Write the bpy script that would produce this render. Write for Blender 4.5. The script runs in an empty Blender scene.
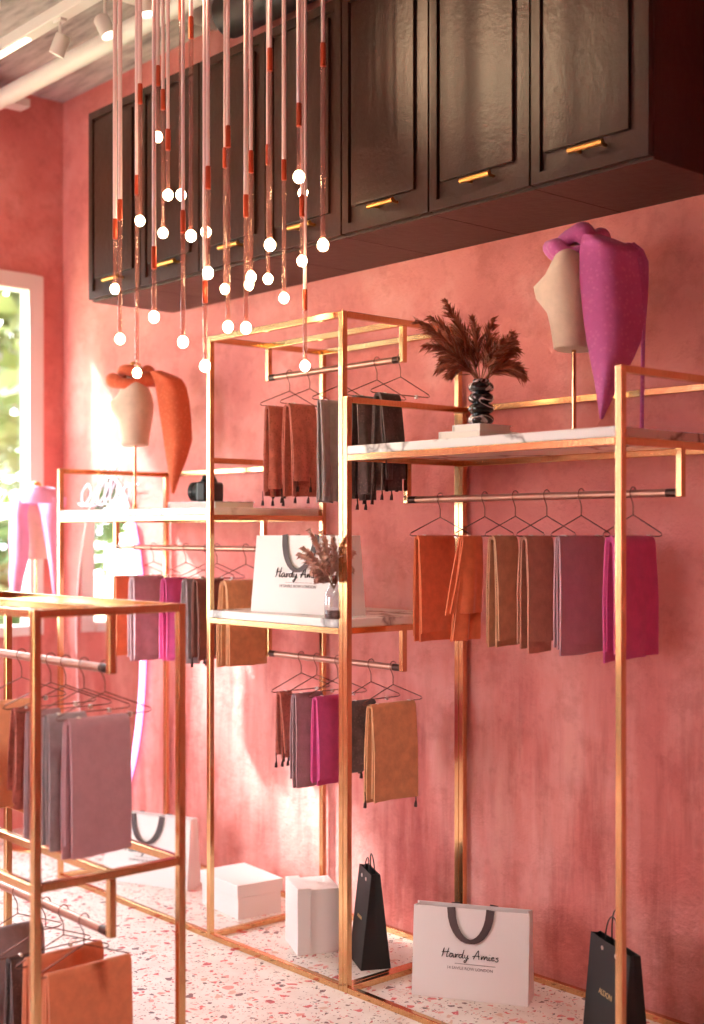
import bpy, bmesh, math, random
from mathutils import Vector, Matrix, noise
random.seed(7)
R = random.Random(11)
col = bpy.context.scene.collection
PI = math.pi
V = Vector

# ------------------------------------------------------------------ camera geometry
F, AZ, HY, EYE = 1309.025, math.radians(48.396), 532.906, 1.5
CA, SA = math.cos(AZ), math.sin(AZ)

def ray(px, py):
    u = (px - 352) / F; v = -(py - HY) / F
    return V((-SA + CA * u, CA + SA * u, v))
def at_depth(px, py, d): return ray(px, py) * d + V((0, 0, EYE))
def on_y(px, py, Y):
    w = ray(px, py); return w * (Y / w.y) + V((0, 0, EYE))
def on_x(px, py, X):
    w = ray(px, py); return w * (X / w.x) + V((0, 0, EYE))
def on_z(px, py, Z):
    w = ray(px, py); return w * ((Z - EYE) / w.z) + V((0, 0, EYE))
def depth(p): return -SA * p[0] + CA * p[1]
def solve_x(px, Y): return on_y(px, HY, Y).x
def solve_y(px, X): return on_x(px, HY, X).y
def z_at(py, X, Y): return EYE - (py - HY) * (-SA * X + CA * Y) / F

# ------------------------------------------------------------------ materials
def newmat(name):
    m = bpy.data.materials.new(name); m.use_nodes = True
    nt = m.node_tree; b = nt.nodes['Principled BSDF']
    return m, nt, b
def srgb(r, g, b):
    f = lambda c: (c / 255 / 12.92) if c / 255 <= .04045 else ((c / 255 + .055) / 1.055) ** 2.4
    return (f(r), f(g), f(b), 1)
def node(nt, t, **kw):
    n = nt.nodes.new(t)
    for k, v in kw.items():
        if k.startswith('i_'):
            n.inputs[k[2:].replace('_', ' ')].default_value = v
        else: setattr(n, k, v)
    return n
def ramp(nt, stops, interp='LINEAR'):
    n = nt.nodes.new('ShaderNodeValToRGB'); n.color_ramp.interpolation = interp
    e = n.color_ramp.elements
    while len(e) < len(stops): e.new(.5)
    for el, (p, c) in zip(e, stops): el.position = p; el.color = c
    return n
def plain(name, c, rough=.5, metal=0., **kw):
    m, nt, b = newmat(name)
    b.inputs['Base Color'].default_value = c; b.inputs['Roughness'].default_value = rough
    b.inputs['Metallic'].default_value = metal
    for k, v in kw.items(): b.inputs[k.replace('_', ' ')].default_value = v
    return m
def bump(nt, b, fac, strength, dist=.01):
    n = node(nt, 'ShaderNodeBump'); n.inputs['Strength'].default_value = strength
    n.inputs['Distance'].default_value = dist
    nt.links.new(fac, n.inputs['Height']); nt.links.new(n.outputs[0], b.inputs['Normal'])
def mix(nt, fac, a, b_, mode='MIX'):
    n = node(nt, 'ShaderNodeMix', data_type='RGBA', blend_type=mode)
    for s, v in ((0, fac), (6, a), (7, b_)):
        if hasattr(v, 'is_linked') or hasattr(v, 'links'): nt.links.new(v, n.inputs[s])
        else: n.inputs[s].default_value = v
    return n.outputs[2]
def objcoord(nt): return node(nt, 'ShaderNodeTexCoord').outputs['Object']
def mapped(nt, co, scale):
    n = node(nt, 'ShaderNodeMapping'); n.inputs['Scale'].default_value = scale
    nt.links.new(co, n.inputs['Vector']); return n.outputs[0]
def noisetex(nt, co, scale, detail=4, rough=.55):
    n = node(nt, 'ShaderNodeTexNoise'); n.inputs['Scale'].default_value = scale
    n.inputs['Detail'].default_value = detail; n.inputs['Roughness'].default_value = rough
    nt.links.new(co, n.inputs['Vector']); return n.outputs['Fac']

def plaster(name, dark, midc, light):
    m, nt, b = newmat(name); co = objcoord(nt)
    big = noisetex(nt, co, 1.5, 6, .6)
    r1 = ramp(nt, [(.3, dark), (.52, midc), (.75, light)]); nt.links.new(big, r1.inputs[0])
    streak = noisetex(nt, mapped(nt, co, (7, 7, .8)), 1.6, 4, .6)
    rs = ramp(nt, [(.36, (.70, .52, .50, 1)), (.52, (1, 1, 1, 1)), (.7, (1.0, 1.0, 1.0, 1))]); nt.links.new(streak, rs.inputs[0])
    # brushed limewash drips on the lower half of the wall, paler below
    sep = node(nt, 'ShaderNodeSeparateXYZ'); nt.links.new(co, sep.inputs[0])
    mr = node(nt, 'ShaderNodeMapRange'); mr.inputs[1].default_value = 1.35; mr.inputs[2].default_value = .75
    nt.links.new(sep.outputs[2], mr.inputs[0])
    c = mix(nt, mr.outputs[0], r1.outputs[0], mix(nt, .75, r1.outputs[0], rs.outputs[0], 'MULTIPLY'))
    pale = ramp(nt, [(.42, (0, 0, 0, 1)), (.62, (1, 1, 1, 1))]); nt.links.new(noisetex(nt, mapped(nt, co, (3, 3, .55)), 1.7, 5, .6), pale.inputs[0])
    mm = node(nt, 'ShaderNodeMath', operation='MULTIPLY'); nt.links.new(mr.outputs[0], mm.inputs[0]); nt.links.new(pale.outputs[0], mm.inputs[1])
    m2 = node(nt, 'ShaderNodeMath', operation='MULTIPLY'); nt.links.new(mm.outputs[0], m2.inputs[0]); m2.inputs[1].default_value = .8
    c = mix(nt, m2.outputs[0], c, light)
    mot = ramp(nt, [(.36, (.84, .74, .73, 1)), (.5, (1, 1, 1, 1)), (.68, (1.0, 1.0, 1.0, 1))]); nt.links.new(noisetex(nt, co, 9, 7, .7), mot.inputs[0])
    c = mix(nt, .8, c, mot.outputs[0], 'MULTIPLY')
    nt.links.new(c, b.inputs['Base Color']); b.inputs['Roughness'].default_value = .85
    fine = noisetex(nt, co, 22, 6, .7)
    bump(nt, b, fine, .55, .02)
    return m

M = {}
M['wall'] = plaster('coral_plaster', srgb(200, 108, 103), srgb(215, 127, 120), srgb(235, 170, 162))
M['wall_plain'] = plain('deep_coral_paint', srgb(190, 66, 54), .9)

def concrete():
    m, nt, b = newmat('grey_board_ceiling'); co = objcoord(nt)
    n = noisetex(nt, mapped(nt, co, (1.5, 9, 4)), 2.2, 6, .65)
    r = ramp(nt, [(.3, srgb(128, 120, 120)), (.5, srgb(186, 176, 176)), (.75, srgb(222, 214, 212))]); nt.links.new(n, r.inputs[0])
    nt.links.new(r.outputs[0], b.inputs['Base Color']); b.inputs['Roughness'].default_value = .9
    bump(nt, b, n, .3); return m
M['ceiling'] = concrete()

def terrazzo():
    m, nt, b = newmat('terrazzo'); co = objcoord(nt)
    c = srgb(236, 226, 218)
    base = ramp(nt, [(.35, srgb(226, 214, 206)), (.65, srgb(240, 233, 227))]); nt.links.new(noisetex(nt, co, 9, 4), base.inputs[0])
    out = base.outputs[0]
    warp = node(nt, 'ShaderNodeTexNoise'); warp.inputs['Scale'].default_value = 14; nt.links.new(co, warp.inputs['Vector'])
    wv = node(nt, 'ShaderNodeVectorMath', operation='SCALE'); nt.links.new(warp.outputs['Color'], wv.inputs[0]); wv.inputs['Scale'].default_value = .03
    ad = node(nt, 'ShaderNodeVectorMath', operation='ADD'); nt.links.new(co, ad.inputs[0]); nt.links.new(wv.outputs[0], ad.inputs[1])
    for sc, gap, dens, stops in ((32, .10, .23, [(0, srgb(214, 92, 92)), (.22, srgb(226, 150, 140)), (.5, srgb(190, 66, 76)), (.66, srgb(214, 176, 156)), (.86, srgb(104, 74, 74))]),
                           (60, .12, .22, [(0, srgb(120, 80, 78)), (.25, srgb(220, 124, 120)), (.55, srgb(84, 64, 64)), (.72, srgb(200, 90, 90))]),
                           (110, .14, .26, [(0, srgb(160, 126, 116)), (.4, srgb(216, 150, 140)), (.7, srgb(110, 86, 84))])):
        vo = node(nt, 'ShaderNodeTexVoronoi'); vo.inputs['Scale'].default_value = sc; nt.links.new(ad.outputs[0], vo.inputs['Vector'])
        ve = node(nt, 'ShaderNodeTexVoronoi', feature='DISTANCE_TO_EDGE'); ve.inputs['Scale'].default_value = sc; nt.links.new(ad.outputs[0], ve.inputs['Vector'])
        sp = node(nt, 'ShaderNodeSeparateColor'); nt.links.new(vo.outputs['Color'], sp.inputs[0])
        cr = ramp(nt, stops, 'CONSTANT'); nt.links.new(sp.outputs[0], cr.inputs[0])
        size = node(nt, 'ShaderNodeMath', operation='MULTIPLY_ADD'); nt.links.new(sp.outputs[2], size.inputs[0]); size.inputs[1].default_value = .16; size.inputs[2].default_value = gap
        lt = node(nt, 'ShaderNodeMath', operation='GREATER_THAN'); nt.links.new(ve.outputs['Distance'], lt.inputs[0]); nt.links.new(size.outputs[0], lt.inputs[1])
        pick = node(nt, 'ShaderNodeMath', operation='LESS_THAN'); nt.links.new(sp.outputs[1], pick.inputs[0]); pick.inputs[1].default_value = dens
        an = node(nt, 'ShaderNodeMath', operation='MULTIPLY'); nt.links.new(lt.outputs[0], an.inputs[0]); nt.links.new(pick.outputs[0], an.inputs[1])
        out = mix(nt, an.outputs[0], out, cr.outputs[0])
    nt.links.new(out, b.inputs['Base Color']); b.inputs['Roughness'].default_value = .3
    return m
M['floor'] = terrazzo()

def brass():
    m, nt, b = newmat('brushed_brass'); co = objcoord(nt)
    n = noisetex(nt, mapped(nt, co, (60, 60, 6)), 3, 3)
    r = ramp(nt, [(.3, (.64, .38, .18, 1)), (.7, (.76, .48, .25, 1))]); nt.links.new(n, r.inputs[0])
    nt.links.new(r.outputs[0], b.inputs['Base Color']); b.inputs['Metallic'].default_value = 1
    b.inputs['Roughness'].default_value = .17
    return m
M['brass'] = brass()
M['bronze'] = plain('rose_bronze', srgb(176, 128, 112), .35, .85)
M['dark_bronze'] = plain('dark_bronze', srgb(70, 45, 38), .4, .8)
M['copper_wire'] = plain('copper_wire', srgb(122, 78, 66), .4, .9)

def marble(name='white_marble', a=srgb(243, 240, 238), v=srgb(150, 140, 140), sc=3.0, w=.012):
    m, nt, b = newmat(name); co = objcoord(nt)
    wp = node(nt, 'ShaderNodeTexNoise'); wp.inputs['Scale'].default_value = sc; wp.inputs['Detail'].default_value = 5; nt.links.new(co, wp.inputs['Vector'])
    r = ramp(nt, [(.5 - w * 2.5, a), (.5, v), (.5 + w * 2.5, a)]); nt.links.new(wp.outputs['Fac'], r.inputs[0])
    soft = ramp(nt, [(.35, (1, 1, 1, 1)), (.8, (.86, .85, .85, 1))]); nt.links.new(noisetex(nt, co, 2.2, 4), soft.inputs[0])
    nt.links.new(mix(nt, 1., r.outputs[0], soft.outputs[0], 'MULTIPLY'), b.inputs['Base Color'])
    b.inputs['Roughness'].default_value = .22
    return m
M['marble'] = marble()
M['book'] = marble('marbled_paper', srgb(233, 229, 227), srgb(178, 168, 168), 14, .03)
M['white'] = plain('white_card', srgb(238, 232, 230), .55)
M['duct_grey'] = plain('grey_duct_metal', srgb(92, 80, 80), .55, .3)
M['white_paint'] = plain('white_paint', srgb(232, 222, 220), .45)
M['page'] = plain('paper_pages', srgb(240, 234, 226), .8)
M['seam'] = plain('card_seam', srgb(196, 184, 180), .7)
M['black'] = plain('black_card', srgb(15, 12, 12), .6)
M['black_gloss'] = plain('black_rubber', srgb(11, 11, 12), .45)
M['glass_dark'] = plain('lens_glass', srgb(25, 24, 38), .05)
M['gold_print'] = plain('gold_print', srgb(214, 184, 132), .4, .3)
M['ink'] = plain('black_ink', srgb(30, 26, 28), .7)
M['ink_grey'] = plain('grey_ink', srgb(140, 128, 130), .7)
M['ribbon'] = plain('grey_ribbon', srgb(78, 62, 62), .65)
M['eyelet'] = plain('eyelet_metal', srgb(220, 210, 200), .3, .9)
M['rope'] = plain('blush_cord', srgb(232, 196, 200), .55)
M['ferrule'] = plain('copper_ferrule', srgb(190, 74, 46), .35, .55)
M['gold_cap'] = plain('gold_cap', srgb(206, 146, 78), .34, .9)

def cabinet():
    m, nt, b = newmat('brown_lacquer'); co = objcoord(nt)
    n = noisetex(nt, co, 5, 5, .6)
    r = ramp(nt, [(.3, srgb(50, 26, 19)), (.7, srgb(62, 33, 25))]); nt.links.new(n, r.inputs[0])
    nt.links.new(r.outputs[0], b.inputs['Base Color']); b.inputs['Roughness'].default_value = .40; b.inputs['Specular IOR Level'].default_value = .2
    bump(nt, b, noisetex(nt, co, 26, 5, .65), .22, .012)
    return m
M['cabinet'] = cabinet()
M['groove'] = plain('dark_gap', srgb(26, 16, 15), .8)

def emit(name, c, s):
    m, nt, b = newmat(name)
    b.inputs['Base Color'].default_value = (.8, .8, .8, 1)
    b.inputs['Emission Color'].default_value = c; b.inputs['Emission Strength'].default_value = s
    return m
M['bulb'] = emit('glowing_bulb', (1, .76, .42, 1), 55)
M['neon'] = emit('pink_neon', (1, .36, .80, 1), 2.6)
M['neon_soft'] = emit('pale_pink_neon', (1, .50, .85, 1), .9)
M['led'] = emit('warm_led', (1, .86, .6, 1), 7)

def thin_glass(name, tint, gl=.06, rough=.02, body=None, bf=0):
    m, nt, b = newmat(name)
    nt.nodes.remove(b); out = nt.nodes['Material Output']
    t = node(nt, 'ShaderNodeBsdfTransparent'); t.inputs[0].default_value = tint
    g = node(nt, 'ShaderNodeBsdfGlossy'); g.inputs['Roughness'].default_value = rough
    mx = node(nt, 'ShaderNodeMixShader'); mx.inputs[0].default_value = gl
    nt.links.new(t.outputs[0], mx.inputs[1]); nt.links.new(g.outputs[0], mx.inputs[2]); last = mx
    if body:
        df = node(nt, 'ShaderNodeBsdfDiffuse'); df.inputs[0].default_value = body
        m2 = node(nt, 'ShaderNodeMixShader'); m2.inputs[0].default_value = bf
        nt.links.new(mx.outputs[0], m2.inputs[1]); nt.links.new(df.outputs[0], m2.inputs[2]); last = m2
    nt.links.new(last.outputs[0], out.inputs[0])
    return m
M['pane'] = thin_glass('window_glass', (.97, .98, .98, 1), .05)
M['tube_glass'] = thin_glass('rose_glass_tube', (.92, .76, .74, 1), .12, .12, srgb(190, 136, 128), .24)
M['vase_glass'] = thin_glass('smoked_vase_glass', (.78, .74, .76, 1), .18, .05)
M['mirror'] = plain('mirror_silver', (.95, .95, .95, 1), .015, 1.)
M['linen'] = None

def cloth(name, c, var=.12, weave=160, pat=None):
    m, nt, b = newmat(name); co = objcoord(nt)
    d = tuple(x * (1 - var) for x in c[:3]) + (1,); l = tuple(min(1, x * (1 + var)) for x in c[:3]) + (1,)
    r = ramp(nt, [(.35, d), (.65, l)]); nt.links.new(noisetex(nt, co, 30, 4, .6), r.inputs[0])
    outc = r.outputs[0]
    if pat:
        vo = node(nt, 'ShaderNodeTexVoronoi'); vo.inputs['Scale'].default_value = pat[1]; vo.inputs['Randomness'].default_value = pat[2]
        nt.links.new(co, vo.inputs['Vector'])
        pr = ramp(nt, [(.22, (1, 1, 1, 1)), (.34, (0, 0, 0, 1))]); nt.links.new(vo.outputs['Distance'], pr.inputs[0])
        outc = mix(nt, pr.outputs[0], outc, pat[0])
    nt.links.new(outc, b.inputs['Base Color']); b.inputs['Roughness'].default_value = .88
    b.inputs['Sheen Weight'].default_value = .25; b.inputs['Sheen Roughness'].default_value = .4
    bump(nt, b, noisetex(nt, co, weave, 2), .25, .003)
    return m
M['linen'] = cloth('beige_linen', srgb(214, 186, 166), .05, 220)
M['c_orange'] = cloth('burnt_orange_wool', srgb(212, 108, 68), .1)
M['c_clay'] = cloth('clay_orange_wool', srgb(212, 128, 92), .08)
M['c_orange_pat'] = cloth('orange_dotted_silk', srgb(206, 92, 56), .06, 160, (srgb(216, 110, 72), 75, .9))
M['c_tan'] = cloth('tan_wool', srgb(190, 138, 106))
M['c_taupe'] = cloth('rosy_taupe_wool', srgb(178, 118, 98))
M['c_camel'] = cloth('camel_wool', srgb(206, 148, 106))
M['c_mauve'] = cloth('mauve_wool', srgb(184, 140, 148), .06)
M['c_greymauve'] = cloth('grey_mauve_wool', srgb(164, 130, 136))
M['c_grey'] = cloth('grey_wool', srgb(152, 136, 140))
M['c_magenta'] = cloth('magenta_wool', srgb(204, 80, 140), .08)
M['c_magenta_pat'] = cloth('magenta_dotted_silk', srgb(188, 88, 148), .05, 160, (srgb(198, 102, 158), 60, .9))
M['c_pink'] = cloth('pale_pink_silk', srgb(226, 160, 200), .05)
M['c_rust'] = cloth('rust_lace', srgb(176, 96, 82), .18, 160, (srgb(150, 76, 64), 90, .8))
M['c_brown'] = cloth('brown_wool', srgb(120, 72, 62), .15)
M['c_dark'] = cloth('charcoal_wool', srgb(88, 70, 70), .25, 160, (srgb(104, 84, 82), 90, .8))
M['c_peach'] = cloth('peach_wool', srgb(234, 164, 122), .06)
M['c_darktuft'] = plain('dark_tassel', srgb(60, 36, 34), .9)
M['plume'] = cloth('dried_plume', srgb(156, 82, 56), .25, 200)
M['plume_pale'] = cloth('dried_pampas', srgb(206, 164, 148), .15, 200)
M['stem'] = plain('dry_stem', srgb(150, 98, 66), .8)
def vasemat():
    m, nt, b = newmat('black_white_swirl_ceramic'); co = objcoord(nt)
    w = node(nt, 'ShaderNodeTexNoise'); w.inputs['Scale'].default_value = 8; w.inputs['Detail'].default_value = 2.5; w.inputs['Distortion'].default_value = 2.2
    nt.links.new(co, w.inputs['Vector'])
    r = ramp(nt, [(.0, srgb(32, 24, 26)), (.50, srgb(36, 26, 28)), (.545, srgb(226, 206, 204)), (.59, srgb(36, 26, 28))]); nt.links.new(w.outputs['Fac'], r.inputs[0])
    nt.links.new(r.outputs[0], b.inputs['Base Color']); b.inputs['Roughness'].default_value = .12
    return m
M['vase'] = vasemat()
def leafmat(name, a, c):
    m, nt, b = newmat(name); co = objcoord(nt)
    r = ramp(nt, [(.3, a), (.7, c)]); nt.links.new(noisetex(nt, co, 2.5, 3), r.inputs[0])
    nt.links.new(r.outputs[0], b.inputs['Base Color']); b.inputs['Roughness'].default_value = .6
    b.inputs['Transmission Weight'].default_value = 0
    return m
M['leaf'] = leafmat('tree_leaves', srgb(58, 70, 24), srgb(94, 102, 46))
M['leaf2'] = leafmat('hedge_leaves', srgb(54, 72, 38), srgb(84, 98, 60))
M['bark'] = plain('grey_bark', srgb(74, 66, 64), .9)
M['grass'] = leafmat('lawn', srgb(150, 170, 110), srgb(190, 196, 150))
M['paving'] = plain('pale_paving', srgb(206, 196, 188), .8)

# ------------------------------------------------------------------ mesh builder
class MB:
    def __init__(s): s.v = []; s.f = []; s.mi = []; s.cur = 0
    def add(s, vs, fs):
        o = len(s.v); s.v += [tuple(v) for v in vs]
        for f in fs: s.f.append([i + o for i in f]); s.mi.append(s.cur)
    def box(s, lo, hi, mat=None):
        x0, y0, z0 = lo; x1, y1, z1 = hi
        vs = [V(p) for p in ((x0, y0, z0), (x1, y0, z0), (x1, y1, z0), (x0, y1, z0), (x0, y0, z1), (x1, y0, z1), (x1, y1, z1), (x0, y1, z1))]
        if mat: vs = [mat @ v for v in vs]
        s.add(vs, [(3, 2, 1, 0), (4, 5, 6, 7), (0, 1, 5, 4), (1, 2, 6, 5), (2, 3, 7, 6), (3, 0, 4, 7)])
    def bar(s, a, b, w, h=None):      # square bar, axis-aligned cross-section
        h = h or w; a = V(a); b = V(b)
        lo = [min(a[i], b[i]) for i in range(3)]; hi = [max(a[i], b[i]) for i in range(3)]
        ax = max(range(3), key=lambda i: hi[i] - lo[i])
        for i in range(3):
            if i != ax:
                t = h if (i == 2 and ax != 2) else w
                lo[i] -= t / 2; hi[i] += t / 2
        s.box(lo, hi)
    def tube(s, pts, r, n=8, cap=True, closed=False, flat=1.0):
        pts = [V(p) for p in pts]; k = len(pts)
        rr = r if isinstance(r, (list, tuple)) else [r] * k
        up = None; rings = []
        for i, p in enumerate(pts):
            if closed: t = (pts[(i + 1) % k] - pts[i - 1])
            else: t = pts[min(i + 1, k - 1)] - pts[max(i - 1, 0)]
            if t.length < 1e-9: t = V((0, 0, 1))
            t.normalize()
            if up is None:
                up = V((0, 0, 1)) if abs(t.z) < .9 else V((1, 0, 0))
            a = t.cross(up)
            if a.length < 1e-6: a = t.orthogonal()
            a.normalize(); b = a.cross(t).normalized(); up = b
            rings.append([p + (a * math.cos(2 * PI * j / n) + b * math.sin(2 * PI * j / n) * flat) * rr[i] for j in range(n)])
        o = len(s.v); vs = [q for rg in rings for q in rg]; fs = []
        for i in range(k if closed else k - 1):
            for j in range(n):
                a0 = i * n + j; a1 = i * n + (j + 1) % n; i2 = (i + 1) % k
                fs.append((a0, a1, i2 * n + (j + 1) % n, i2 * n + j))
        if cap and not closed:
            fs.append(tuple(range(n - 1, -1, -1))); fs.append(tuple(range((k - 1) * n, k * n)))
        s.add(vs, fs)
    def lathe(s, prof, c=(0, 0, 0), n=28, mat=None):
        vs = []; fs = []
        for r, z in prof:
            for j in range(n):
                p = V((r * math.cos(2 * PI * j / n), r * math.sin(2 * PI * j / n), z))
                vs.append((mat @ p if mat else p) + V(c))
        for i in range(len(prof) - 1):
            for j in range(n):
                fs.append((i * n + j, i * n + (j + 1) % n, (i + 1) * n + (j + 1) % n, (i + 1) * n + j))
        fs.append(tuple(range(n - 1, -1, -1))); fs.append(tuple(range((len(prof) - 1) * n, len(prof) * n)))
        s.add(vs, fs)
    def sphere(s, c, r, n=14, m=9, sz=1.):
        s.lathe([(max(1e-4, r * math.sin(PI * i / m)), -r * sz * math.cos(PI * i / m)) for i in range(m + 1)], c, n)
    def sheet(s, P, t):               # thick sheet through a grid of points
        ni, nj = len(P), len(P[0]); P = [[V(p) for p in row] for row in P]
        N = []
        for i in range(ni):
            row = []
            for j in range(nj):
                du = P[min(i + 1, ni - 1)][j] - P[max(i - 1, 0)][j]; dv = P[i][min(j + 1, nj - 1)] - P[i][max(j - 1, 0)]
                n = du.cross(dv); row.append(n.normalized() if n.length > 1e-10 else V((0, 0, 1)))
            N.append(row)
        vs = [P[i][j] + N[i][j] * t / 2 for i in range(ni) for j in range(nj)] + [P[i][j] - N[i][j] * t / 2 for i in range(ni) for j in range(nj)]
        B = ni * nj; fs = []
        for i in range(ni - 1):
            for j in range(nj - 1):
                a, b, c, d = i * nj + j, (i + 1) * nj + j, (i + 1) * nj + j + 1, i * nj + j + 1
                fs.append((a, b, c, d)); fs.append((B + d, B + c, B + b, B + a))
        for i in range(ni - 1):
            fs.append((B + i * nj, B + (i + 1) * nj, (i + 1) * nj, i * nj))
            q = nj - 1; fs.append((i * nj + q, (i + 1) * nj + q, B + (i + 1) * nj + q, B + i * nj + q))
        for j in range(nj - 1):
            fs.append((j, j + 1, B + j + 1, B + j)); q = (ni - 1) * nj
            fs.append((B + q + j, B + q + j + 1, q + j + 1, q + j))
        s.add(vs, fs)
    def build(s, name, mats, parent=None, smooth=None, bevel=0, kind=None):
        me = bpy.data.meshes.new(name)
        me.from_pydata(s.v, [], s.f)
        mats = mats if isinstance(mats, (list, tuple)) else [mats]
        for m in mats: me.materials.append(M[m] if isinstance(m, str) else m)
        me.polygons.foreach_set('material_index', s.mi)
        bm = bmesh.new(); bm.from_mesh(me); bmesh.ops.recalc_face_normals(bm, faces=bm.faces)
        if bevel:
            bmesh.ops.remove_doubles(bm, verts=bm.verts, dist=1e-6)
            bmesh.ops.bevel(bm, geom=[e for e in bm.edges if e.is_manifold and e.calc_face_angle(0) > .5], offset=bevel, segments=2, affect='EDGES', profile=.5)
        bm.to_mesh(me); bm.free()
        if smooth is not None:
            me.shade_smooth()
            me.set_sharp_from_angle(angle=math.radians(smooth))
        o = bpy.data.objects.new(name, me); col.objects.link(o)
        if parent is not None:
            o.parent = parent
            o.matrix_parent_inverse = parent_inverse(parent)
        if kind: o['kind'] = kind
        return o

def world_of(o):
    m = o.matrix_basis.copy()
    while o.parent:
        m = o.parent.matrix_basis @ o.matrix_parent_inverse @ m if False else (world_of(o.parent) @ o.matrix_parent_inverse @ m)
        return m
    return m
def parent_inverse(p): return Matrix.Identity(4) if p.get('_local') else world_of(p).inverted()

def empty(name, loc=(0, 0, 0), rz=0, local=False):
    o = bpy.data.objects.new(name, None); o.empty_display_size = .05
    o.location = loc; o.rotation_euler = (0, 0, rz); col.objects.link(o)
    if local: o['_local'] = 1
    return o
def tag(o, label=None, cat=None, group=None):
    if label: o['label'] = label
    if cat: o['category'] = cat
    if group: o['group'] = group
    return o
def thing(name, label, cat, loc=(0, 0, 0), rz=0, group=None, local=False):
    return tag(empty(name, loc, rz, local), label, cat, group)
def dup(o, parent=None):
    c = o.copy(); col.objects.link(c)
    if parent is not None: c.parent = parent
    for ch in [x for x in col.objects if x.parent == o]: dup(ch, c)
    return c

# ------------------------------------------------------------------ the room
YW = 3.395; XC = -6.085; ZC = 3.735; XR = 1.9; YB = -3.3
W_Y0, W_Y1, W_Z0, W_Z1 = .25, 3.274, .98, 2.814       # window opening in the left wall

def struct(mb, name, mat, **k):
    o = mb.build(name, mat, **k); o['kind'] = 'structure'; return o
b = MB(); b.box((XC - .2, YB - .2, -.1), (XR + .2, YW + .2, 0)); struct(b, 'floor', 'floor')
b = MB(); b.box((XC - .2, YB - .2, ZC), (XR + .2, YW + .2, ZC + .15)); struct(b, 'ceiling', 'ceiling')
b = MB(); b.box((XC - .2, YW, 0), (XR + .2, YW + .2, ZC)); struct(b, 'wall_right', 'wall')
b = MB(); b.box((XR, YB, 0), (XR + .2, YW, ZC)); struct(b, 'wall_end', 'wall_plain')
b = MB()
b.box((XC - .1, W_Y1, 0), (XC, YW, ZC)); b.box((XC - .1, YB, 0), (XC, W_Y0, ZC))
b.box((XC - .1, W_Y0, 0), (XC, W_Y1, W_Z0)); b.box((XC - .1, W_Y0, W_Z1), (XC, W_Y1, ZC))
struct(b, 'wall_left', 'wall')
FX1 = -4.2
b = MB(); b.box((FX1, YB - .2, 0), (XR, YB, ZC)); b.box((XC, YB - .2, 3.0), (FX1, YB, ZC)); b.box((XC, YB - .2, 0), (FX1, YB, .12)); struct(b, 'wall_front', 'wall_plain')

def window(name, mk_frame, mk_pane):
    e = empty(name); e['kind'] = 'structure'
    mk_frame().build('window_frame', 'white_paint', e, bevel=.004)
    mk_pane().build('window_pane', 'pane', e)
    return e
def wf():
    b = MB(); t = .078; x0, x1 = XC - .085, XC + .02
    b.box((x0, W_Y1 - t, W_Z0), (x1, W_Y1, W_Z1)); b.box((x0, W_Y0, W_Z0), (x1, W_Y0 + t, W_Z1))
    b.box((x0, W_Y0 + t, W_Z1 - t), (x1, W_Y1 - t, W_Z1)); b.box((x0, W_Y0 + t, W_Z0), (x1 + .03, W_Y1 - t, W_Z0 + .05))
    for y in (1.6,): b.box((x0 + .02, y - .03, W_Z0 + .05), (x1 - .02, y + .03, W_Z1 - t))
    return b
def wp():
    b = MB(); b.box((XC - .05, W_Y0 + .07, W_Z0 + .04), (XC - .042, W_Y1 - .07, W_Z1 - .07)); return b
window('window_1', wf, wp)
def wf2():
    b = MB(); t = .08; y0, y1 = YB - .15, YB + .02
    for x in (XC + t / 2, FX1 - t / 2): b.box((x - t / 2, y0, .12), (x + t / 2, y1, 3.0))
    b.box((XC + t, y0, 2.92), (FX1 - t, y1, 3.0)); b.box((XC + t, y0, .12), (FX1 - t, y1, .2)); return b
def wp2():
    b = MB(); b.box((XC + .04, YB - .09, .16), (FX1 - .04, YB - .082, 2.96)); return b
window('fill_window', wf2, wp2)  # unseen opening behind the camera, added and sized to brighten the left side

# outside
b = MB(); b.box((-45, -45, -.35), (XC - .2, 45, -.12)); struct(b, 'ground_lawn', 'grass')
b = MB(); b.box((XC - .2, -45, -.35), (30, YB - .2, -.12)); struct(b, 'pavement', 'paving')
def tree(loc, h, rad, label, leaf, seed, trunk=.12, n=1500, cz=.62, size=.16):
    rr = random.Random(seed); t = thing('leafy_tree', label, 'tree', loc, 0, 'trees outside the window')
    b = MB(); x, y, z = loc
    pts = [(x, y, z - .02), (x + .05, y + .03, z + h * .3), (x - .04, y + .05, z + h * .5), (x + .03, y, z + h * .8)]
    b.tube(pts, [trunk, trunk * .85, trunk * .7, trunk * .3], 10)
    for k in range(5):
        a = rr.random() * 6.28; b.tube([(x, y, z + h * .42), (x + math.cos(a) * rad * .4, y + math.sin(a) * rad * .4, z + h * .62), (x + math.cos(a) * rad * .75, y + math.sin(a) * rad * .75, z + h * .75)], [trunk * .5, trunk * .3, trunk * .1], 6)
    b.build('trunk', 'bark', t, smooth=60)
    b = MB()
    blobs = [(V((rr.gauss(0, .42) * rad, rr.gauss(0, .42) * rad, rr.uniform(-.4, .4) * h * .55)), rad * rr.uniform(.3, .55)) for _ in range(13)]
    c0 = V((x, y, z + h * cz))
    for k in range(n):
        c, r = rr.choice(blobs); d = V((rr.gauss(0, 1), rr.gauss(0, 1), rr.gauss(0, 1))).normalized()
        p = c0 + c + d * r * rr.uniform(.6, 1.05)
        if p.z < z + h * .18: continue
        s = size * rr.uniform(.6, 1.3); u = V((rr.gauss(0, 1), rr.gauss(0, 1), rr.gauss(0, 1))).normalized(); w = u.orthogonal().normalized()
        b.add([p - u * s, p + w * s * .5 + V((0, 0, .01)), p + u * s, p - w * s * .5], [(0, 1, 2, 3)])
    b.build('foliage', leaf, t)
    return t
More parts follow.
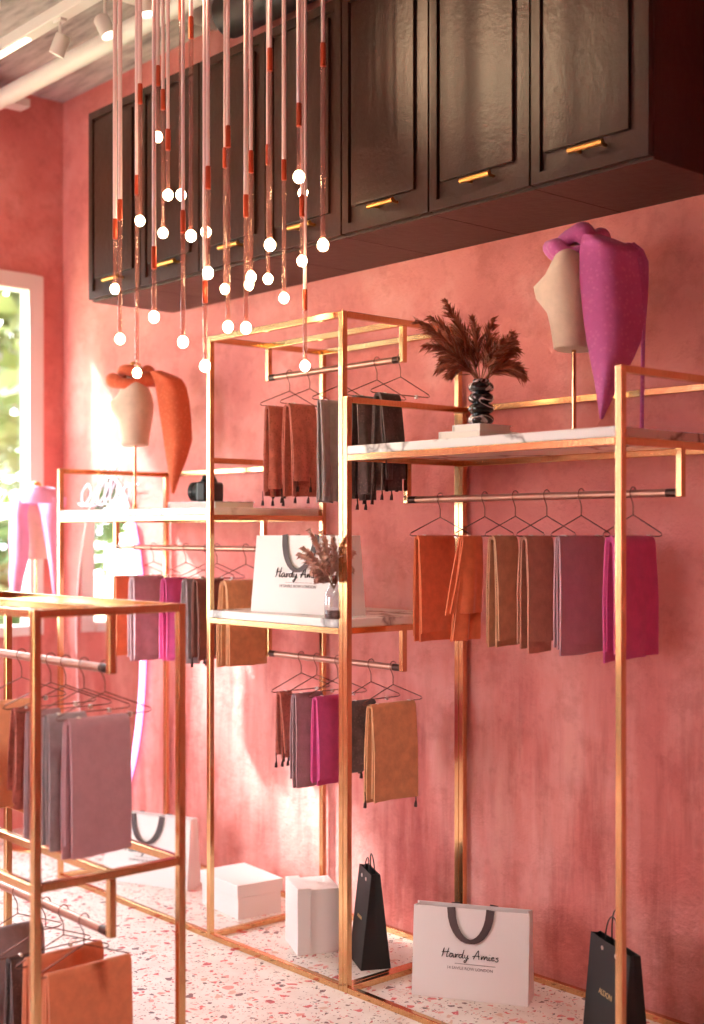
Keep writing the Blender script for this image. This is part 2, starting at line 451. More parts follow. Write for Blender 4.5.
TREES = [((-12.0, 6.6, -.12), 5.6, 1.9, 'tall yellow-green tree filling the top of the window', 'leaf', 3, .13, 2600, .66),
         ((-10.4, 4.7, -.12), 2.1, 1.0, 'low grey-green bush beyond the lower part of the window', 'leaf2', 4, .05, 1200, .5),
         ((-15.5, 9.6, -.12), 6.2, 2.4, 'far leafy tree beyond the yellow-green tree', 'leaf2', 5, .15, 2200, .6),
         ((-10.4, .9, -.12), 3.4, 1.1, 'small slim-trunked tree reflected in the wall mirror', 'leaf2', 6, .10, 800, .72),
         ((-13.5, .2, -.12), 3.2, 1.5, 'pale green tree seen in the mirror behind the slim one', 'leaf', 8, .10, 900, .6)]
TREES += [((-9.6, y, -.12), 5.1, 1.1, lb, 'leaf2', 20 + k, .10, 1500, .84, .2) for k, (y, lb) in enumerate(((-3.6, 'street tree opposite the front end of the window'), (-2.2, 'street tree standing second from the front end of the window'), (-.8, 'street tree opposite the middle of the window'), (.55, 'street tree closest to the slim one in the mirror')))]  # row added to keep low sun off the floor and lower wall
for a in TREES: tree(*a)

# ------------------------------------------------------------------ display racks
TW = .021
YF, YBK = 2.827, 3.372; YM = (YF + YBK) / 2
X0, X1, X2, X3 = -5.089, -3.973, -3.228, -2.114
ZT, ZLT, ZRT = 2.217, 1.768, 1.934
ZLS, ZCS, ZRS = 1.568, 1.188, 1.755      # underside of the marble tops
h = TW / 2
def part_bar(root, name, a, b, w=TW, mat='brass'):
    m = MB(); m.bar(a, b, w); return m.build(name, mat, root, bevel=.0018)
def rail_x(root, x0, x1, y, z, name='rail'): return part_bar(root, name, (x0 + h, y, z), (x1 - h, y, z))
def rail_y(root, x, y0, y1, z, name='rail'): return part_bar(root, name, (x, y0 + h, z), (x, y1 - h, z))
def post(root, x, y, z1): return part_bar(root, 'post', (x, y, 0), (x, y, z1 + h))
def hang_rod(root, xa, xb, y, ztop, z):
    for x in (xa, xb): part_bar(root, 'drop_bracket', (x, y, z - .012), (x, y, ztop), .02)
    m = MB(); m.tube([(xa + .045, y, z), (xb - .045, y, z)], .0115, 14); rd = m.build('hanging_rod', 'bronze', root, smooth=50)
    for q in (xa + .01, xb - .045):
        m = MB(); m.tube([(q, y, z), (q + .035, y, z)], .0122, 14); m.build('rod_end', 'dark_bronze', rd, smooth=50)
def shelf_top(root, xa, xb, z, t=.028):
    m = MB(); m.box((xa + h, YF - h, z), (xb - h, YBK - .012, z + t)); return m.build('shelf_top', 'marble', root, bevel=.003)

# centre tower
cr = thing('display_rack', 'tall brass tower rack with a marble shelf, in the middle of the row', 'clothes rack', ((X1 + X2) / 2, YM, 0), 0, 'brass wall racks')
for x in (X1, X2):
    for y in (YF, YBK): post(cr, x, y, ZT)
    rail_y(cr, x, YF, YBK, ZT); rail_y(cr, x, YF, YBK, h); rail_y(cr, x, YF, YBK, ZCS - h)
for y in (YF, YBK):
    rail_x(cr, X1, X2, y, ZT); rail_x(cr, X1, X2, y, h); rail_x(cr, X1, X2, y, ZCS - h)
rail_x(cr, X1, X2, YM, ZT)
hang_rod(cr, X1, X2, YM, ZT - h, 2.094)
hang_rod(cr, X1, X2, YM, ZCS, 1.038)
shelf_top(cr, X1, X2, ZCS)
# left rack (bolts onto the tower)
lr = thing('display_rack', 'lower brass rack nearest the window, carrying the bust with the orange scarf', 'clothes rack', ((X0 + X1) / 2, YM, 0), 0, 'brass wall racks')
for y in (YF, YBK): post(lr, X0, y, ZLT)
rail_y(lr, X0, YF, YBK, ZLT); rail_y(lr, X0, YF, YBK, ZLS - h); rail_y(lr, X0, YF, YBK, h)
rail_y(lr, X1, YF, YBK, ZLT); rail_y(lr, X1, YF, YBK, ZLS - h)
rail_x(lr, X0, X1, YBK, ZLT)
for y in (YF, YBK): rail_x(lr, X0, X1, y, ZLS - h); rail_x(lr, X0, X1, y, h)
hang_rod(lr, X0 + .012, X1 - .03, YM, ZLS, 1.437)
shelf_top(lr, X0, X1, ZLS)
# right rack with its own left posts against the tower
XL2 = X2 + TW + .001
rk = thing('display_rack', 'brass rack on the bare wall carrying the bust with the magenta scarf', 'clothes rack', ((XL2 + X3) / 2, YM, 0), 0, 'brass wall racks')
post(rk, XL2, YF, ZRT); post(rk, X3, YF, ZRT); post(rk, X3, YBK, ZRT); post(rk, XL2, YBK, ZRT)
for x in (XL2, X3):
    rail_y(rk, x, YF, YBK, ZRT); rail_y(rk, x, YF, YBK, ZRS - h); rail_y(rk, x, YF, YBK, h)
rail_x(rk, XL2, X3, YBK, ZRT)
for y in (YF, YBK): rail_x(rk, XL2, X3, y, ZRS - h); rail_x(rk, XL2, X3, y, h)
hang_rod(rk, XL2, X3, YM, ZRS, 1.612)
shelf_top(rk, XL2, X3, ZRS)
# free-standing foreground rack
FXN, FXF, FYN, FYW = -2.885, -3.86, 1.535, 1.956; FYM = (FYN + FYW) / 2
FZT, FZM = 1.303, .636
fr = thing('display_rack', 'two-level free-standing brass rack nearest the camera, left of the tower', 'clothes rack', ((FXN + FXF) / 2, FYM, 0))
for x in (FXN, FXF):
    for y in (FYN, FYW): post(fr, x, y, FZT)
    for z in (FZT, FZM, h): rail_y(fr, x, FYN, FYW, z)
for y in (FYN, FYW):
    for z in (FZT, FZM, h): rail_x(fr, FXF, FXN, y, z)
rail_x(fr, FXF, FXN, FYM, FZM); rail_x(fr, FXF, FXN, FYM, FZT)
hang_rod(fr, FXF, FXN, FYM, FZT - h, 1.155)
hang_rod(fr, FXF, FXN, FYM, FZM - h, .487)

# ------------------------------------------------------------------ hangers and hung scarves
def make_hanger():
    t = thing('coat_hanger', 'x', 'hanger', (0, 0, 0), 0, None, True)
    m = MB()
    pts = [(0, .013 * math.cos(a) * 1.15, .003 + .017 * math.sin(a)) for a in [math.radians(q) for q in range(-30, 215, 22)]]
    pts = [(p[0], p[1], p[2]) for p in pts] + [(0, -.004, -.022), (0, 0, -.034), (0, 0, -.062)]
    m.tube(pts, .0016, 6); m.build('hook', 'copper_wire', t, smooth=60)
    m = MB(); m.tube([(0, 0, -.06), (0, .135, -.112), (0, .14, -.118), (0, .13, -.122), (0, -.13, -.122), (0, -.14, -.118), (0, -.135, -.112)], .0017, 6, closed=True)
    m.build('hanger_frame', 'copper_wire', t, smooth=60)
    for y in (-.075, .075):
        m = MB(); m.box((-.006, y - .004, -.130), (.006, y + .004, -.118)); m.build('clip', 'eyelet', t, bevel=.001)
    return t
HG = make_hanger(); hg_used = [False]
def hanger(x, y, z, label, group, rz=0):
    o = HG if not hg_used[0] else dup(HG)
    hg_used[0] = True
    o.location = (x, y, z); o.rotation_euler = (0, 0, rz); o['label'] = label; o['group'] = group
    return o

def scarf(rod, px, pys, mat, label, hang_label, group, layers=2, amp=.004, freq=26, flare=0., tassel=None, tight=False, name='hanging_scarf', inner=.03, shift=0., drop=.122):
    """px = (left edge of the folded side, left edge of the face, right edge of the face); pys = (top, bottom of the face)"""
    Y, zrod = rod
    ym = Y - .11
    Xb = solve_x(px[0], ym); Xf = solve_x(px[1], ym)
    yr = solve_y(px[2], Xf); w = min(.27, max(.06, yr - ym)); yc = ym + w / 2
    xm = (Xb + Xf) / 2; zt = zrod - drop
    zb = z_at(pys[1], Xf, ym); L = zt - zb
    g = max(.022, Xf - Xb)
    t = thing(name, label, 'scarf', (xm, yc, zt), 0, group)
    hanger(xm, Y, zrod, hang_label, group + ' hangers')
    m = MB(); rr = random.Random(hash(label) % 1000 if False else sum(map(ord, label)))
    ph = rr.random() * 6
    NY = 22 if amp > .006 else 12
    for k in range(layers):
        gk = g * (1 - k * .8 / layers); Lk = L + k * inner * rr.uniform(.7, 1.2); th = .0052
        zk = zt - k * .0065
        prof = []
        legs = 12
        back = Lk * rr.uniform(.94, 1.04) if k else Lk * 1.03
        for i in range(legs): prof.append((-1, zk - back + (back - gk * .5) * i / legs, (legs - i) / legs))
        for i in range(9):
            a = PI - PI * i / 8
            prof.append((math.cos(a), zk - gk * .5 + gk * .5 * math.sin(a), 0))
        for i in range(1, legs + 1): prof.append((1, zk - gk * .5 - (Lk - gk * .5) * i / legs, i / legs))
        P = []
        for sgn, z, fr_ in prof:
            row = []
            for j in range(NY + 1):
                v = j / NY; y0 = (v - .5) * (w - k * .006)
                y = yc + y0 * (1 + flare * fr_) + shift * fr_
                wv = amp * (.25 + fr_) * math.sin(freq * y0 * (1 + .2 * k) + ph + k * 1.7 + (0 if sgn > 0 else 1.3)) + amp * .5 * fr_ * math.sin(freq * 2.3 * y0 + ph * 2)
                x = xm + sgn * gk * .5 * (.62 + .38 * min(1, fr_ * 2.2 + (1 if abs(sgn) < 1 else 0) * 0)) + wv
                zz = z - (.004 * math.sin(11 * y0 + ph + k) * fr_)
                row.append((x, y, zz))
            P.append(row)
        m.sheet(P, th)
        if tassel:
            pass
    o = m.build('cloth', mat, t, smooth=60)
    if tassel:
        n = tassel
        for k in range(n):
            m = MB(); y = yc + (k / (n - 1) - .5) * w * (1 + flare) + shift
            for sgn in ((-1, 1)[k % 2],):
                x = xm + sgn * g * .42 + rr.uniform(-.004, .004); z0 = zb - .004 - (layers - 1) * inner * (.9 if sgn < 0 else 0)
                m.tube([(x, y, z0 + .02), (x, y + .002, z0 - .012), (x + .001, y, z0 - .02), (x, y, z0 - .034)], [.0015, .0022, .005, .0062], 6)
            f = m.build('tassel', 'c_darktuft', t, smooth=60); f['label'] = 'dark knotted tassel'
    return t

RR = (YM, 1.612); RT = (YM, 2.094); RC = (YM, 1.038); RL = (YM, 1.437); RFT = (FYM, 1.155); RFB = (FYM, .487)
G = 'scarves on the right rack'
scarf(RR, (413, 420, 456), (532, 633), 'c_orange', 'plain burnt orange scarf folded over the first hanger of the right rack', 'wire hanger carrying the plain burnt orange scarf', G, inner=.028)
scarf(RR, (457, 465, 484), (532, 612), 'c_orange', 'gathered orange scarf fanning out beside the plain burnt orange one', 'wire hanger carrying the gathered orange scarf', G, layers=2, amp=.012, freq=60, flare=.55, shift=-.03, inner=.085)
scarf(RR, (486, 497, 520), (531, 640), 'c_tan', 'tan wool scarf between the gathered orange scarf and a rosier one', 'wire hanger carrying the tan wool scarf', G, inner=.024)
scarf(RR, (517, 529, 555), (532, 641), 'c_taupe', 'rosy taupe scarf beside the mauve scarf', 'wire hanger carrying the rosy taupe scarf', G, inner=.026)
scarf(RR, (554, 561, 606), (531, 645), 'c_mauve', 'smooth wide mauve scarf on the right rack', 'wire hanger carrying the smooth mauve scarf', G, inner=.028)
scarf(RR, (602, 617, 658), (531, 660), 'c_magenta', 'wide magenta scarf with rippled lilac folds, at the end behind the brass post', 'wire hanger carrying the wide magenta scarf', G, layers=3, amp=.005, inner=-.012)
G = 'scarves on the tower top rod'
scarf(RT, (263, 270, 288), (405, 488), 'c_rust', 'rust lace scarf with tassels, first on the top rod of the tower', 'wire hanger carrying the first rust lace scarf', G, amp=.011, freq=55, tassel=5, inner=.03, flare=.15)
scarf(RT, (281, 292, 318), (405, 481), 'c_rust', 'wider rust lace scarf with tassels, beside the grey scarf', 'wire hanger carrying the wider rust lace scarf', G, amp=.008, freq=45, tassel=5, inner=.045)
scarf(RT, (316, 321, 340), (397, 497), 'c_grey', 'pleated grey scarf beside the rust scarves, behind the tower post', 'wire hanger carrying the pleated grey scarf', G, amp=.012, freq=75, inner=.015)
scarf(RT, (347, 360, 378), (397, 493), 'c_dark', 'charcoal fringed scarf between tower post and the other charcoal one', 'wire hanger carrying the charcoal scarf by the post', G, amp=.012, freq=70, tassel=5, inner=.02)
scarf(RT, (371, 383, 403), (394, 480), 'c_dark', 'charcoal fringed scarf at the free end of the tower top rod', 'wire hanger carrying the charcoal scarf at the rod end', G, amp=.010, freq=60, tassel=5, inner=.03)
G = 'scarves on the tower lower rod'
scarf(RC, (275, 281, 293), (684, 752), 'c_rust', 'narrow rust scarf with tassels under the marble shelf', 'wire hanger carrying the narrow rust scarf', G, amp=.011, freq=60, tassel=5, flare=-.1, inner=.025)
scarf(RC, (290, 297, 324), (685, 778), 'c_greymauve', 'grey mauve scarf between the rust and magenta ones under the shelf', 'wire hanger carrying the grey mauve scarf', G, inner=.026)
scarf(RC, (311, 318, 346), (688, 780), 'c_magenta', 'magenta scarf hanging under the marble shelf', 'wire hanger carrying the magenta scarf under the shelf', G, inner=.026)
scarf(RC, (343, 352, 378), (692, 764), 'c_dark', 'charcoal scarf with tassels behind the camel scarf under the shelf', 'wire hanger carrying the charcoal scarf under the shelf', G, amp=.007, freq=45, tassel=4, inner=.03)
scarf(RC, (365, 374, 417), (694, 804), 'c_camel', 'camel scarf with dark tassels at the end of the lower rod', 'wire hanger carrying the camel scarf', G, inner=-.02, tassel=2)
G = 'scarves on the left rack'
scarf(RL, (113, 116, 138), (572, 648), 'c_orange', 'orange scarf first on the left rack, nearest the window', 'wire hanger carrying the orange scarf near the window', G, inner=.03)
scarf(RL, (128, 135, 166), (572, 656), 'c_greymauve', 'mauve scarf beside the orange one on the left rack', 'wire hanger carrying the mauve scarf on the left rack', G, inner=.01)
scarf(RL, (159, 168, 190), (572, 657), 'c_magenta', 'pleated magenta scarf on the left rack', 'wire hanger carrying the pleated magenta scarf', G, amp=.011, freq=70, inner=.01)
scarf(RL, (181, 188, 204), (572, 660), 'c_grey', 'pleated grey scarf on the left rack', 'wire hanger carrying the pleated grey scarf on the left rack', G, amp=.010, freq=70, inner=.012)
scarf(RL, (191, 198, 226), (572, 655), 'c_brown', 'brown tasselled scarf behind the tower post on the left rack', 'wire hanger carrying the brown tasselled scarf', G, tassel=5, inner=.015)
scarf(RL, (217, 229, 266), (573, 667), 'c_camel', 'camel brown scarf at the inner end of the left rack', 'wire hanger carrying the camel brown scarf', G, layers=3, inner=-.01)
G = 'scarves on the foreground rack'
scarf(RFT, (-18, -12, 42), (695, 790), 'c_peach', 'peach scarf on the upper rod of the foreground rack', 'wire hanger carrying the peach scarf', G, inner=.06)
scarf(RFT, (10, 17, 38), (712, 792), 'c_rust', 'rust lace scarf between the peach and grey ones, foreground rack', 'wire hanger carrying the rust lace scarf in front', G, amp=.012, freq=45, inner=.05, flare=.1)
scarf(RFT, (25, 31, 62), (714, 838), 'c_greymauve', 'grey mauve scarf behind the near post of the foreground rack', 'wire hanger carrying the grey mauve scarf in front', G, inner=.02)
scarf(RFT, (42, 50, 88), (714, 846), 'c_grey', 'grey scarf tucked behind the big mauve scarf', 'wire hanger carrying the grey scarf in front', G, inner=.01, amp=.007)
scarf(RFT, (61, 72, 132), (712, 858), 'c_mauve', 'big smooth mauve scarf at the near end of the foreground rack', 'wire hanger carrying the big mauve scarf', G, inner=-.015)
G = 'scarves on the foreground lower rod'
scarf(RFB, (-26, -12, 47), (920, 1090), 'c_grey', 'grey scarf on the lower rod of the foreground rack', 'wire hanger carrying the lower grey scarf', G, inner=.0, drop=.09)
scarf(RFB, (5, 12, 36), (945, 1092), 'c_dark', 'charcoal scarf beside the lower grey scarf in the foreground', 'wire hanger carrying the lower charcoal scarf', G, amp=.010, freq=45, inner=.0, drop=.125)
scarf(RFB, (22, 30, 105), (948, 1095), 'c_clay', 'burnt orange scarf behind another at the bottom of the foreground rack', 'wire hanger carrying the rear lower orange scarf', G, inner=.0, drop=.10)
scarf(RFB, (42, 50, 133), (960, 1098), 'c_clay', 'burnt orange scarf nearest the camera at the bottom of the foreground rack', 'wire hanger carrying the nearest lower orange scarf', G, inner=.0, drop=.115)

# ------------------------------------------------------------------ wall cabinets
CY, CZ0, CZ1 = 2.951, 2.515, 3.346; CXR, CP = -2.1115, .4225
def make_cabinet():
    t = thing('wall_cabinet', 'x', 'cabinet', (0, 0, 0), 0, 'brown cabinets under the ceiling', True)
    w, D, H_ = CP, YW - CY, CZ1 - CZ0
    m = MB(); m.box((.0005, .022, 0), (w - .0005, D, H_)); m.build('cabinet_body', 'cabinet', t, bevel=.002)
    g = .004; fwd = .032
    m = MB()
    x0, x1, z0, z1 = g, w - g, .008, H_ - .006
    m.box((x0, 0, z0), (x0 + fwd, .021, z1)); m.box((x1 - fwd, 0, z0), (x1, .021, z1))
    m.box((x0 + fwd, 0, z0), (x1 - fwd, .021, z0 + fwd)); m.box((x0 + fwd, 0, z1 - fwd), (x1 - fwd, .021, z1))
    m.box((x0 + fwd, .013, z0 + fwd), (x1 - fwd, .021, z1 - fwd))
    d = m.build('door', 'cabinet', t)
    m = MB(); m.box((x0 + fwd + .012, .0015, z0 + fwd + .055), (x1 - fwd - .035, .013, z1 - fwd - .02)); m.build('door_panel', 'cabinet', d, bevel=.002)
    m = MB(); hz = z0 + fwd + .030; hx = w * .5 + .01
    m.tube([(hx - .06, -.022, hz), (hx + .06, -.022, hz)], .0085, 12)
    for q in (-.045, .045): m.tube([(hx + q, -.02, hz), (hx + q, .012, hz)], .005, 8)
    hd = m.build('door_handle', 'gold_cap', d, smooth=50); hd['label'] = 'gold bar handle'
    return t
c0 = make_cabinet()
cl = ['first brown wall cabinet of the row, at the window end', 'second brown wall cabinet counted from the window end', 'third brown wall cabinet counted from the window end',
      'middle brown wall cabinet, behind the pendant lamps', 'third brown wall cabinet counted from the open end', 'second brown wall cabinet from the open end, above the plumed vase', 'last brown wall cabinet, at the open end above the magenta-scarf bust']
for i in range(7):
    o = c0 if i == 0 else dup(c0)
    o.location = (CXR - CP * (7 - i), CY, CZ0); o['label'] = cl[i]

# ------------------------------------------------------------------ busts and scarves
def bust_mesh(rot, c):
    secs = [(0, .053, .066), (.004, .059, .073), (.03, .062, .075), (.07, .068, .082), (.11, .075, .093), (.15, .080, .104), (.185, .082, .110), (.22, .074, .112), (.25, .062, .110), (.272, .050, .098), (.288, .042, .074), (.300, .036, .050), (.315, .034, .036), (.345, .032, .033), (.350, .028, .029)]
    n = 32; vs = []; fs = []
    for z, a, bb in secs:
        for j in range(n):
            th = 2 * PI * j / n
            x, y = a * math.cos(th), bb * 1.12 * math.sin(th)
            k = math.exp(-((z - .17) / .035) ** 2)
            for s in (-1, 1):
                dth = abs(((th - s * .55 + PI) % (2 * PI)) - PI)
                x += .044 * k * math.exp(-(dth / .36) ** 2)
            vs.append(rot @ V((x, y, z)) + c)
    for i in range(len(secs) - 1):
        for j in range(n): fs.append((i * n + j, i * n + (j + 1) % n, (i + 1) * n + (j + 1) % n, (i + 1) * n + j))
    fs.append(tuple(range(n - 1, -1, -1))); fs.append(tuple(range((len(secs) - 1) * n, len(secs) * n)))
    m = MB(); m.add(vs, fs); return m
def bust(px, pyb, base, Y, z0, zb, face, label, name='display_bust', base_r=.07):
    """px pole column, zb bottom of torso, z0 what it stands on"""
    p = on_y(px, HY, Y); loc = V((p.x, Y, z0)); t = thing(name, label, 'display bust', loc)
    rot = Matrix.Rotation(face, 4, 'Z').to_3x3()
    bust_mesh(rot, V((loc.x, loc.y, zb))).build('torso', 'linen', t, smooth=70)
    m = MB(); m.tube([(loc.x, loc.y, z0 + .008), (loc.x, loc.y, zb + .01)], .007, 12); m.build('pole', 'brass', t, smooth=50)
    m = MB(); m.lathe([(base_r, 0), (base_r, .006), (base_r - .006, .010), (.012, .012), (.009, .03)], loc, 32); m.build('base', 'brass', t, smooth=40)
    m = MB(); m.sphere((loc.x, loc.y, zb + .356), .026, 16, 8, .6); m.build('neck_cap', 'gold_cap', t, smooth=80)
    return t, loc
def collar(m, c, ra, rb, r, seed, tilt=(0, 0), turns=1.0, n=40):
    rr = random.Random(seed); pts = []; rs = []
    ph = rr.random() * 6
    for i in range(n):
        a = 2 * PI * i / n
        pts.append((c[0] + ra * math.cos(a), c[1] + rb * math.sin(a), c[2] + tilt[0] * math.cos(a) + tilt[1] * math.sin(a) + .008 * math.sin(3 * a + ph)))
        rs.append(r * (1 + .25 * math.sin(4 * a + ph) + .12 * math.sin(7 * a)))
    m.tube(pts, rs, 14, closed=True)
def drape(m, d0, rows, bulge=.03, t=.006, fold=.006, nf=3.0, tilt=0., n=14, fine=4):
    """cloth hanging in front of a bust: rows of (image y, left, right) turned into a bulging sheet d0 metres away"""
    P = []
    for k in range(len(rows) - 1):
        for q in range(fine):
            s = q / fine; P.append([rows[k][i] * (1 - s) + rows[k + 1][i] * s for i in range(3)])
    P.append(list(rows[-1]))
    y0, y1 = P[0][0], P[-1][0]; G_ = []
    for y, a, b_ in P:
        f = (y - y0) / (y1 - y0); row = []
        for j in range(n + 1):
            s = j / n; w = (b_ - a) * d0 / F
            d = d0 - bulge * math.sin(PI * s) * min(1, w / .1) - tilt * (1 - f) * 0 + fold * math.sin(2 * PI * nf * s + 1.5 * f) * min(1, w / .08) + tilt * f
            row.append(at_depth(a + (b_ - a) * s, y, d))
        G_.append(row)
    m.sheet(G_, t)

ZLT_TOP = ZLS + .028; ZR_TOP = ZRS + .028; ZC_TOP = ZCS + .028
# bust with orange scarf on the left shelf
pO = on_y(135, HY, YM); dO = depth(pO)
zbO = EYE + (HY - 446) * dO / F
tO, lO = bust(135, 446, 506, YM, ZLT_TOP, zbO, math.radians(238), 'beige linen bust on a brass pole wearing an orange scarf, left shelf')
s = thing('neck_scarf', 'orange dotted scarf looped round the bust beside the window', 'scarf', (lO.x, lO.y, zbO + .30))
m = MB(); collar(m, (lO.x - .012, lO.y - .01, zbO + .288), .098, .096, .026, 1, (-.012, .012)); collar(m, (lO.x, lO.y, zbO + .312), .068, .066, .022, 2, (.01, -.005))
m.build('neck_loop', 'c_orange_pat', s, smooth=70)
m = MB(); drape(m, dO - .10, [(371, 150, 161), (375, 152, 172), (380, 154, 182), (387, 156, 186), (400, 158, 189), (420, 161, 191), (440, 164, 192), (460, 167, 186), (478, 170, 179), (493, 172, 174)], .035, .006, .002, 1.4)
m.build('hanging_end', 'c_orange_pat', s, smooth=70)
# bust with magenta scarf on the right shelf
pMg = on_y(574, HY, YM); dM = depth(pMg)
zbM = EYE + (HY - 350) * dM / F
tM, lM = bust(574, 350, 437, YM, ZR_TOP, zbM, math.radians(203), 'beige linen bust on a brass pole wearing a magenta scarf, right shelf')
s = thing('neck_scarf', 'magenta dotted scarf wrapped round the bust and falling to a point', 'scarf', (lM.x, lM.y, zbM + .30))
m = MB(); collar(m, (lM.x - .004, lM.y - .004, zbM + .30), .068, .066, .022, 3, (-.016, .006)); collar(m, (lM.x + .01, lM.y + .01, zbM + .318), .066, .064, .026, 6, (.016, .0))
m.build('neck_loop', 'c_magenta_pat', s, smooth=70)
m = MB()
drape(m, dM - .12, [(235, 584, 600), (240, 582, 614), (246, 581, 630), (252, 580, 636), (262, 580, 637), (280, 580, 640), (300, 582, 642), (320, 584, 643), (340, 587, 641), (360, 591, 632), (380, 595, 620), (400, 598, 611), (419, 600.5, 602)], .045, .006, .0025, 1.3)
m.build('hanging_end', 'c_magenta_pat', s, smooth=70)
m = MB()
drape(m, dM - .02, [(243, 614, 634), (250, 622, 643), (262, 632, 648), (280, 637, 648), (300, 639, 647), (325, 641, 645), (360, 641, 644), (400, 640.5, 643.5), (434, 640, 643)], .015, .005, .003)
m.build('trailing_end', 'c_magenta_pat', s, smooth=70)
# bust with pale pink scarf on a floor stand near the window
YP = 3.03; pP = on_y(36, HY, YP); dP = depth(pP); zbP = EYE + (HY - 559) * dP / F
tP, lP = bust(36, 559, 0, YP, 0, zbP, math.radians(215), 'linen bust on a floor pole in front of the window, wearing a pink scarf', base_r=.13)
s = thing('neck_scarf', 'pale pink silk scarf draped over the shoulders of the window bust', 'scarf', (lP.x, lP.y, zbP + .26))
m = MB(); collar(m, (lP.x, lP.y, zbP + .285), .105, .10, .026, 4, (-.012, -.01)); collar(m, (lP.x, lP.y, zbP + .305), .075, .07, .022, 5, (.01, .0))
m.build('neck_loop', 'c_pink', s, smooth=70)
m = MB()
drape(m, dP - .15, [(487, 24, 48), (491, 18, 56), (497, 12, 60), (503, 11, 62)], .05, .006, .004, 1.2)
drape(m, dP - .14, [(500, 11, 30), (515, 10, 27), (540, 9, 29), (560, 10, 28), (575, 9, 24), (590, 10, 21), (598, 11, 18)], .04, .006, .003, 1.5)
drape(m, dP - .13, [(497, 36, 66), (504, 38, 66), (515, 41, 60), (530, 43, 57), (550, 47, 57), (575, 51, 57), (598, 54, 57)], .04, .006, .003, 1.5)
m.build('hanging_ends', 'c_pink', s, smooth=70)

# ------------------------------------------------------------------ vase, books, plumes on the right shelf
def slab_book(p, sx, sy, z0, t_, rz, label, cover='white'):
    t = thing('book', label, 'book', (p[0], p[1], z0), rz, None, True)
    m = MB(); m.box((-sx / 2, -sy / 2, 0), (sx / 2, sy / 2, .003)); m.box((-sx / 2, -sy / 2, t_ - .003), (sx / 2, sy / 2, t_)); m.box((-sx / 2, -sy / 2, .003), (-sx / 2 + .004, sy / 2, t_ - .003))
    m.build('cover', cover, t)
    m = MB(); m.box((-sx / 2 + .004, -sy / 2 + .004, .003), (sx / 2 - .005, sy / 2 - .004, t_ - .003)); m.build('pages', 'page', t)
    return t
YV = 2.975
pv = on_y(479, HY, YV)
slab_book((pv.x, YV), .165, .19, ZR_TOP, .027, .06, 'larger white book under the vase, lower of the two')
slab_book((pv.x + .008, YV + .005), .115, .145, ZR_TOP + .027, .021, .02, 'smaller white book under the vase, upper of the two')
zv = ZR_TOP + .048; pv2 = on_y(481, HY, YV)
t = thing('bubble_vase', 'black and white swirled vase of four stacked bubbles', 'vase', (pv2.x, YV, zv))
m = MB(); prof = [(.026, 0)]
for k in range(4):
    for i in range(9):
        a = -PI / 2 + PI * (i + .8) / 9.6; prof.append((.020 + .020 * math.cos(a), .018 + k * .033 + .0165 * math.sin(a)))
prof += [(.026, .138), (.024, .142), (.018, .142), (.016, .125), (.012, .12)]
m.lathe(prof, (pv2.x, YV, zv), 32); m.build('vase_body', 'vase', t, smooth=60)

def frond(parent, base, tip, sag, leafl, n, mat, seed, w=.008):
    """a dried frond: a curved stem with pointed leaflets"""
    rr = random.Random(seed); base = V(base); tip = V(tip); m = MB(); m2 = MB()
    mid = (base + tip) / 2 + V((0, 0, sag)); P = []
    for i in range(n + 1):
        s = i / n; P.append(base * (1 - s) ** 2 + mid * 2 * s * (1 - s) + tip * s * s)
    m.cur = 0; m.tube(P, [.0018 * (1 - .7 * i / n) for i in range(n + 1)], 5)
    m.cur = 1
    for i in range(int(n * .28), n + 1):
        s = i / n; T = (P[min(i + 1, n)] - P[max(i - 1, 0)]).normalized()
        for k in range(5):
            a = rr.random() * 6.28; o = T.orthogonal().normalized(); o = Matrix.Rotation(a, 3, T) @ o
            L = leafl * (.55 + .6 * math.sin(PI * min(1, .12 + s * .95))) * rr.uniform(.7, 1.2)
            d = (T * rr.uniform(.75, 1.25) + o * rr.uniform(.3, .75)).normalized(); side = d.cross(o).normalized() * w * rr.uniform(.6, 1.1)
            p = P[i]; q = p + d * L * .5 - V((0, 0, .004)); e = p + d * L - V((0, 0, .012)); nn = d.cross(side).normalized() * .0012
            m.add([p, q + side * .5 + nn, e, q - side * .5 + nn, q - nn], [(0, 1, 4), (1, 2, 4), (2, 3, 4), (3, 0, 4), (0, 3, 2, 1)])
    return m.build('frond', ['stem', mat], parent)
t = thing('dried_bouquet', 'dried reddish brown palm fronds in the black and white vase', 'dried plant', (pv2.x, YV, zv + .128))
base = V((pv2.x, YV, zv + .122)); dV = depth(base)
tips = [(447, 303, .0, .04), (420, 322, -.05, .05), (432, 318, .06, .05), (428, 345, -.09, .06), (446, 358, .0, .05), (458, 326, .09, .04), (473, 322, -.04, .02), (492, 322, .05, .02), (511, 335, -.06, .03), (514, 350, .07, .04), (518, 368, 0, .05), (500, 344, -.1, .03), (465, 345, .1, .03), (440, 336, .02, .05), (505, 358, .1, .03), (452, 372, -.05, .06), (521, 374, .03, .06), (442, 366, .06, .06), (512, 342, .04, .02)]
for k, (x, y, dd, sg) in enumerate(tips):
    q = at_depth(x, y, dV + dd); frond(t, base + V((R.uniform(-.006, .006), R.uniform(-.006, .006), 0)), q, sg, .060, 26, 'plume', 40 + k, .0105)

